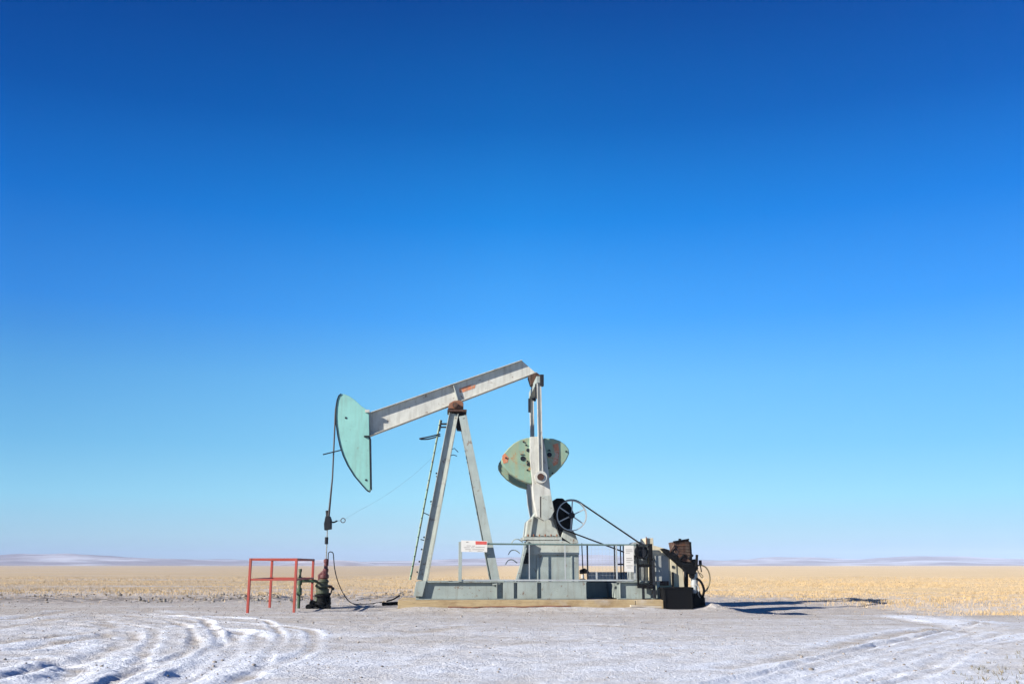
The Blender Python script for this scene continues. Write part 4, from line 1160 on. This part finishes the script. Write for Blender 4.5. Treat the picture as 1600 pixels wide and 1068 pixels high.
# two small clods of frozen soil by the hose (things too small to part)
# ------------------------------------------------------------------ haze
hb = MB(); hb.span(-3650, 3650, -80, 3450, -6, 46)
HM = bpy.data.materials.new('thin_haze'); HM.use_nodes = True
t = HM.node_tree; t.nodes.clear()
out = t.nodes.new('ShaderNodeOutputMaterial'); pv = t.nodes.new('ShaderNodeVolumePrincipled')
pv.inputs['Color'].default_value = (.52,.68,1.0,1); pv.inputs['Density'].default_value = 1.7e-4; pv.inputs['Anisotropy'].default_value = -.25
t.links.new(pv.outputs['Volume'], out.inputs['Volume'])
hz_o = hb.build('haze', HM); tag(hz_o, 'thin pale winter haze over the plain', 'haze', kind='stuff')

# ------------------------------------------------------------------ sun and sky
SKYSTOPS = [(0.005, (0.4922, 0.6191, 0.7677)), (0.0267, (0.4922, 0.7337, 0.8687)), (0.0654, (0.3826, 0.787, 1.0)), (0.117, (0.2585, 0.6728, 1.0)), (0.183, (0.1804, 0.5711, 1.0024)), (0.248, (0.0713, 0.4158, 1.02)), (0.343, (0.0085, 0.2596, 0.8232)), (0.434, (0.0, 0.139, 0.5417)), (0.539, (0.0, 0.069, 0.3423)), (0.75, (0.001, 0.04, 0.21)), (1.0, (0.001, 0.022, 0.15))]
EXPO = 1.15
SUN_EL, SUN_AZ = R(25), R(60)            # azimuth: how far left of straight behind the camera
to_sun = Vector((-math.sin(SUN_AZ)*math.cos(SUN_EL), -math.cos(SUN_AZ)*math.cos(SUN_EL), math.sin(SUN_EL)))
sd = bpy.data.lights.new('sun', 'SUN'); sd.energy = 5.0; sd.angle = R(.5); sd.color = (1.0, .93, .83)
so = bpy.data.objects.new('sun', sd); col.objects.link(so)
so.rotation_euler = (-to_sun).to_track_quat('-Z', 'Y').to_euler(); so.location = to_sun*60

w = bpy.data.worlds.new('World'); scene.world = w; w.use_nodes = True
t = w.node_tree; t.nodes.clear()
out = t.nodes.new('ShaderNodeOutputWorld'); bg = t.nodes.new('ShaderNodeBackground')
sky = t.nodes.new('ShaderNodeTexSky'); sky.sky_type = 'NISHITA'; sky.sun_disc = False
sky.sun_elevation = SUN_EL
sky.sun_rotation = math.atan2(to_sun.x, to_sun.y)
sky.air_density = 1.0; sky.dust_density = .3; sky.ozone_density = 3.0
tc = t.nodes.new('ShaderNodeTexCoord'); sp = t.nodes.new('ShaderNodeSeparateXYZ'); t.links.new(tc.outputs['Generated'], sp.inputs[0])
rp = t.nodes.new('ShaderNodeValToRGB'); rp.color_ramp.interpolation = 'LINEAR'
stops = SKYSTOPS
e = rp.color_ramp.elements
while len(e) < len(stops): e.new(.5)
for i, (p, c) in enumerate(stops):
    e[i].position = p; e[i].color = (*c, 1)
t.links.new(sp.outputs['Z'], rp.inputs['Fac'])
# a little brighter towards the right
mr = t.nodes.new('ShaderNodeMapRange'); t.links.new(sp.outputs['X'], mr.inputs[0])
for i, v in ((1, -.5), (2, .5), (3, 0.0), (4, 1.0)): mr.inputs[i].default_value = v
xr = t.nodes.new('ShaderNodeValToRGB'); t.links.new(mr.outputs[0], xr.inputs['Fac']); ee = xr.color_ramp.elements; ee.new(.5)
for i, (p, c) in enumerate(((.05, (.50,.63,.76)), (.5, (1,1,1)), (.93, (.72,.88,1.0)))):
    ee[i].position = p; ee[i].color = (*c, 1)
zf = t.nodes.new('ShaderNodeMapRange'); t.links.new(sp.outputs['Z'], zf.inputs[0])
for i, v in ((1, 0.0), (2, .22), (3, .30), (4, 1.0)): zf.inputs[i].default_value = v
tn = t.nodes.new('ShaderNodeMix'); tn.data_type = 'RGBA'; t.links.new(zf.outputs[0], tn.inputs[0])
tn.inputs[6].default_value = (1, 1, 1, 1); t.links.new(xr.outputs['Color'], tn.inputs[7])
mm = t.nodes.new('ShaderNodeVectorMath'); mm.operation = 'MULTIPLY'; t.links.new(rp.outputs['Color'], mm.inputs[0]); t.links.new(tn.outputs[2], mm.inputs[1])
sc = t.nodes.new('ShaderNodeVectorMath'); sc.operation = 'SCALE'; sc.inputs['Scale'].default_value = .10
t.links.new(sky.outputs['Color'], sc.inputs[0])
mx_ = t.nodes.new('ShaderNodeMix'); mx_.data_type = 'RGBA'; mx_.inputs[0].default_value = .99
t.links.new(sc.outputs[0], mx_.inputs[6]); t.links.new(mm.outputs[0], mx_.inputs[7])
t.links.new(mx_.outputs[2], bg.inputs['Color']); bg.inputs['Strength'].default_value = 2.0**-EXPO
t.links.new(bg.outputs[0], out.inputs['Surface'])

vs = scene.view_settings
vs.view_transform = 'Standard'; vs.look = 'None'; vs.exposure = EXPO; vs.gamma = 1.0
scene.render.engine = 'CYCLES'
scene.cycles.use_denoising = True
scene.cycles.max_bounces = 6; scene.cycles.diffuse_bounces = 3; scene.cycles.volume_bounces = 0
scene.render.filter_size = 1.3
